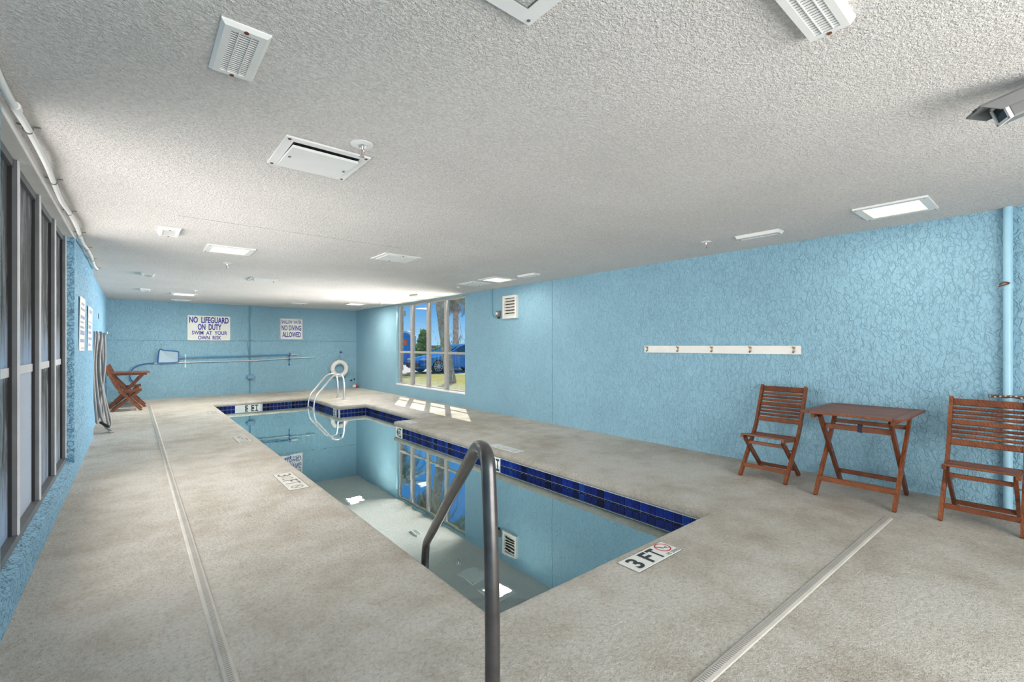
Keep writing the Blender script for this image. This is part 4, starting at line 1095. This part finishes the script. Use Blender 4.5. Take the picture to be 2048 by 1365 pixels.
# lawn strip: from the wall out to the kerb line that runs along the road
ring = [(5.60, 2, GZ), (5.60, 24, GZ), (7.5, 24, GZ), (9.2, 20.6, GZ), (11.0, 18.2, GZ), (13.2, 16.2, GZ), (16, 14.6, GZ), (20, 13.6, GZ), (20, 2, GZ)]
b.poly(ring[::-1], (0, 0, -.3)); b.build('lawn', 'grass')['kind'] = 'structure'
b = MB(); b.box((5.6, -10, -.6), (120, 120, -.022)); b.build('road', 'road')['kind'] = 'structure'

def frond(b, c, az, el0, L, wd=.32, seg=7, droop=1.0):
    """one feather: arching rib with leaflets"""
    c = Vector(c); h = Vector((math.cos(az), math.sin(az), 0)); s = Vector((-h.y, h.x, 0)); P = []; p = c.copy(); el = el0
    for i in range(seg + 1):
        P.append(p.copy()); p = p + (h * math.cos(el) + Vector((0, 0, math.sin(el)))) * (L / seg); el -= droop * .30
    for i in range(seg):
        a, q = P[i], P[i + 1]; tt = (i + .6) / seg; l = wd * math.sin(PI * min(.95, .15 + tt * .8)) * 1.3
        b.bm.faces.new([b.bm.verts.new(v) for v in (a - s * .015, q - s * .012, q + s * .012, a + s * .015)])
        for k in range(4):
            o_ = a + (q - a) * (k / 4); dv = (q - a).normalized()
            for sg in (-1, 1):
                tip = o_ + s * sg * l + dv * l * .55 + Vector((0, 0, -l * .55))
                b.bm.faces.new([b.bm.verts.new(v) for v in (o_, o_ + dv * .045, tip)])
def palm(base, top, r0, r1, label, nf=26, L=1.9, skirt=True):
    t = empty('palm_tree', base, label, 'palm tree'); B = Vector((0, 0, 0)); Tp = Vector(top) - Vector(base)
    n = 14; pts = []; rad = []
    for i in range(n + 1):
        f = i / n; pts.append(B.lerp(Tp, f) + Vector((.06 * math.sin(f * 3), .04 * math.sin(f * 4), 0))); rad.append((r0 + (r1 - r0) * f) * (1 + .05 * (i % 2)) * (1.25 if i == 0 else 1))
    MB().tube(pts, rad, 16).build('trunk', 'bark', t, True)
    b = MB()
    for i in range(nf):
        frond(b, Tp, 2 * PI * i / nf * 2.4 + random.random() * .4, random.uniform(-.2, 1.15), L * random.uniform(.8, 1.15), droop=random.uniform(.8, 1.2))
    b.build('fronds', 'frond', t, kind='stuff')
    if skirt:
        b = MB()
        for i in range(24): frond(b, Tp - Vector((0, 0, .25)), random.random() * 2 * PI, random.uniform(-1.3, -.7), L * .55 * random.uniform(.7, 1.1), .20, 5, .35)
        b.build('dry_skirt', 'deadfrond', t, kind='stuff')
    return t
palm((8.61, 13.84, GZ), (8.50, 15.1, 5.2), .175, .165, 'large leaning palm trunk standing right outside the window', 30, 2.1, True)
palm((15.4, 24.2, -.02), (15.1, 23.75, 4.45), .19, .17, 'distant palm with drooping fronds behind the blue car', 30, 1.7, True)
palm((11.2, 23.2, -.13), (10.9, 22.6, 5.0), .16, .14, 'palm whose hanging fronds show at the upper left of the window', 28, 2.0, True)

# blue car, nose to the left and slightly towards the building
def car():
    near = Vector((12.35, 18.72, -.13))       # front corner nearest to the window
    hr = Vector((-.74, -.67, 0))
    # camera right / forward in world
    Rw = Vector((math.cos(YAW), -math.sin(YAW), 0)); Fw = Vector((math.sin(YAW), math.cos(YAW), 0))
    hd = (Rw * -.74 + Fw * -.67).normalized(); sd = (Rw * -.67 + Fw * .74).normalized()     # heading, and across to the far side
    D0 = 21.3; u0 = (846 - 1024) / 913.0
    near = Fw * D0 + Rw * (D0 * u0); near.z = -.02
    ctr = near - hd * .25 + sd * .93
    t = empty('car', ctr, 'shiny blue sedan parked beyond the lawn, seen through the window', 'car')
    t.rotation_euler = (0, 0, math.atan2(hd.y, hd.x))
    sdl = 1.0 if (Vector((-hd.y, hd.x, 0)).dot(sd) > 0) else -1.0      # local +y is the far side when 1
    # local: x forward from the nose, y across
    Wc = .91
    prof = [(.25, .22), (.32, .38), (.25, .60), (.05, .72), (-1.15, .93), (-1.95, 1.30), (-2.35, 1.42), (-3.10, 1.42), (-3.95, 1.12), (-4.40, 1.05), (-4.50, .70), (-4.45, .30), (-4.20, .22)]
    b = MB(); rows = []
    for yy, sc_ in ((-1, .80), (-.96, .94), (-.80, 1.0), (0, 1.03), (.80, 1.0), (.96, .94), (1, .80)):
        row = []
        for x, z in prof:
            up_ = max(0, z - .95); nar = 1 - up_ * .42
            fx = x - (.10 + .12) * (1 - abs(yy) ** 0) if False else x - (abs(yy) ** 3) * (.28 if x > -.5 else 0) + (abs(yy) ** 3) * (.18 if x < -4 else 0)
            zz = .22 + (z - .22) * (1.0 if z < .9 else (1 - .06 * abs(yy) ** 4))
            row.append(b.bm.verts.new((fx, yy * Wc * nar * (sc_ if z < .3 else 1), zz)))
        rows.append(row)
    for a, c in zip(rows[:-1], rows[1:]):
        for k in range(len(prof) - 1): b.bm.faces.new((a[k], a[k + 1], c[k + 1], c[k]))
    b.bm.faces.new(rows[0]); b.bm.faces.new(rows[-1][::-1])
    b.build('body', 'carpaint', t, True)
    for s in (-1, 1):
        def side(x, z): up_ = max(0, z - .95); return (x, s * (Wc * (1 - up_ * .42) + .004), z)
        for quad in ([(-1.35, 1.0), (-1.98, 1.30), (-2.30, 1.365), (-2.32, .97)], [(-2.40, .97), (-2.40, 1.37), (-3.05, 1.365), (-3.55, 1.20), (-3.35, .99)]):
            MB().poly([side(*p) for p in quad], (0, -s * .01, 0)).build('side_window', 'carglass', t)
        MB().lathe([(.335, -.10), (.345, -.06), (.345, .06), (.335, .10)], c=(-.62, s * (Wc - .10), .335), seg=28, axis='Y').build('tyre', 'tyre', t, True)
        MB().lathe([(.335, -.10), (.345, -.06), (.345, .06), (.335, .10)], c=(-3.42, s * (Wc - .10), .335), seg=28, axis='Y').build('tyre', 'tyre', t, True)
        for xw in (-.62, -3.42):
            b = MB(); cw = Vector((xw, s * (Wc + .008), .335))
            for k in range(10):
                a = 2 * PI * k / 10; b.bar(cw, cw + Vector((math.cos(a) * .235, 0, math.sin(a) * .235)), .03, .012, up=(0, 1, 0))
            b.tube([cw + Vector((.235 * math.cos(a), 0, .235 * math.sin(a))) for a in [2 * PI * k / 24 for k in range(24)]], .014, 6, True)
            b.build('wheel_rim', 'alloy', t)
        MB().box((-.28, s * .60 - .19, .60), (.13, s * .60 + .19, .70), bev=.03).build('headlight', 'alloy', t)
        MB().box((-1.62, s * (Wc + .07) - .08, .96), (-1.44, s * (Wc + .07) + .08, 1.08), bev=.03).build('wing_mirror', 'carpaint', t)
    MB().box((.20, -.52, .30), (.335, .52, .52), bev=.02).build('grille', 'tyre', t)
    ws = MB().poly([(-1.22, -.72, .965), (-1.22, .72, .965), (-1.93, .60, 1.303), (-1.93, -.60, 1.303)], (0, 0, .012)).build('windscreen', 'carglass', t)
car()

# portable toilet booth
bt = empty('portable_toilet', (15.6, 31.2, -.02), 'blue portable toilet booth with white roof and orange notice, beyond the car', 'portable toilet', rz=-YAW)
MB().box((-.56, -.56, 0), (.56, .56, 2.05), bev=.02).build('booth_body', 'booth', bt)
b = MB(); arc = [(-.62 + 1.24 * k / 12, -.62, 2.05 + .38 * math.sin(PI * k / 12) ** .8) for k in range(13)]; b.poly(arc, (0, 1.24, 0)); b.build('roof', 'boothroof', bt)
b = MB(); arc = [(-.50 + 1.0 * k / 12, -.635, 2.0 + .28 * math.sin(PI * k / 12)) for k in range(13)]; b.poly(arc, (0, .02, 0)); b.build('roof_arch', 'booth', bt)
MB().box((-.44, -.585, .08), (.44, -.558, 1.98), bev=.01).build('door', 'booth', bt)
nb = MB().box((-.22, -.60, 1.35), (.20, -.586, 1.78)).build('notice', 'orange', bt)
for k in range(4): MB().box((-.15, -.604, 1.42 + .08 * k), (.14, -.600, 1.44 + .08 * k)).build('print', 'tan', nb)

def tree(x, y, h, r, label, mat='leaf', trunk=True, seed=0):
    random.seed(seed); t = empty('shrub_tree' if trunk else 'dune_bush', (x, y, -.02), label, 'tree' if trunk else 'bush', None if trunk else 'scrub on the dune')
    if trunk: MB().tube([(0, 0, 0), (.05, 0, h * .4), (0, .05, h * .7)], [.12, .08, .05], 8).build('trunk', 'bark', t, True)
    b = MB()
    for i in range(900 if trunk else 420):
        th = random.random() * 2 * PI; u_ = random.random() ** .5; zz = random.uniform(.25 if trunk else .02, 1)
        rr_ = r * u_ * (math.sin(PI * min(.95, zz * .9 + .1)) * .8 + .25)
        c = Vector((rr_ * math.cos(th), rr_ * math.sin(th), zz * h)); s_ = random.uniform(.08, .2) * (1 if trunk else 1.3)
        n1 = Vector((random.uniform(-1, 1), random.uniform(-1, 1), random.uniform(-1, 1))).normalized(); n2 = n1.orthogonal().normalized()
        b.bm.faces.new([b.bm.verts.new(c + v) for v in (n1 * s_, n2 * s_ * .5, -n1 * s_, -n2 * s_ * .5)])
    b.build('foliage', mat, t, kind='stuff')
tree(14.15, 26.0, 2.3, .45, 'green leafy tree next to the portable toilet outside', seed=3)
tree(16.4, 27.6, 1.25, .9, 'low green shrub right of the leafy tree outside', seed=5)
dn = MB(); dn.poly([(10, 36, -.13), (45, 14, -.13), (48, 17, -.13), (13, 40, -.13)], (0, 0, 1.45)); o = dn.build('dune_bank', 'dune'); o['kind'] = 'structure'
random.seed(11); b = MB()
for i in range(2600):
    f = random.uniform(.22, 1); cx_, cy_ = 13.5 + 26 * f, 35.5 - 20.5 * f
    c = Vector((cx_ + random.uniform(-1.5, 1.5), cy_ + random.uniform(-1.5, 1.5), 1.0 + (1.1 + .5 * math.sin(f * 37) + .3 * math.sin(f * 91)) * random.random() ** 1.4)); s_ = random.uniform(.08, .24)
    n1 = Vector((random.uniform(-.5, .5), random.uniform(-.5, .5), 1)).normalized(); n2 = n1.orthogonal().normalized()
    b.bm.faces.new([b.bm.verts.new(c + v) for v in (n1 * s_ * 1.6, n2 * s_ * .4, -n1 * s_, -n2 * s_ * .4)])
o = b.build('dune_scrub', 'dunebush', kind='stuff'); tag(o, 'low dry scrub growing along the dune bank behind the blue car', 'scrub')
# slim tan post of the building outside the window
pp = empty('outside_post', (5.86, 12.12, -.05), 'tan rendered post outside at the left edge of the window', 'post')
MB().box((-.05, -.03, -.02), (.05, .03, 2.55)).build('post_shaft', 'tan', pp)
MB().box((-.10, -.16, 2.2), (.10, .03, 2.36), bev=.01).build('post_cap', 'tan', pp)
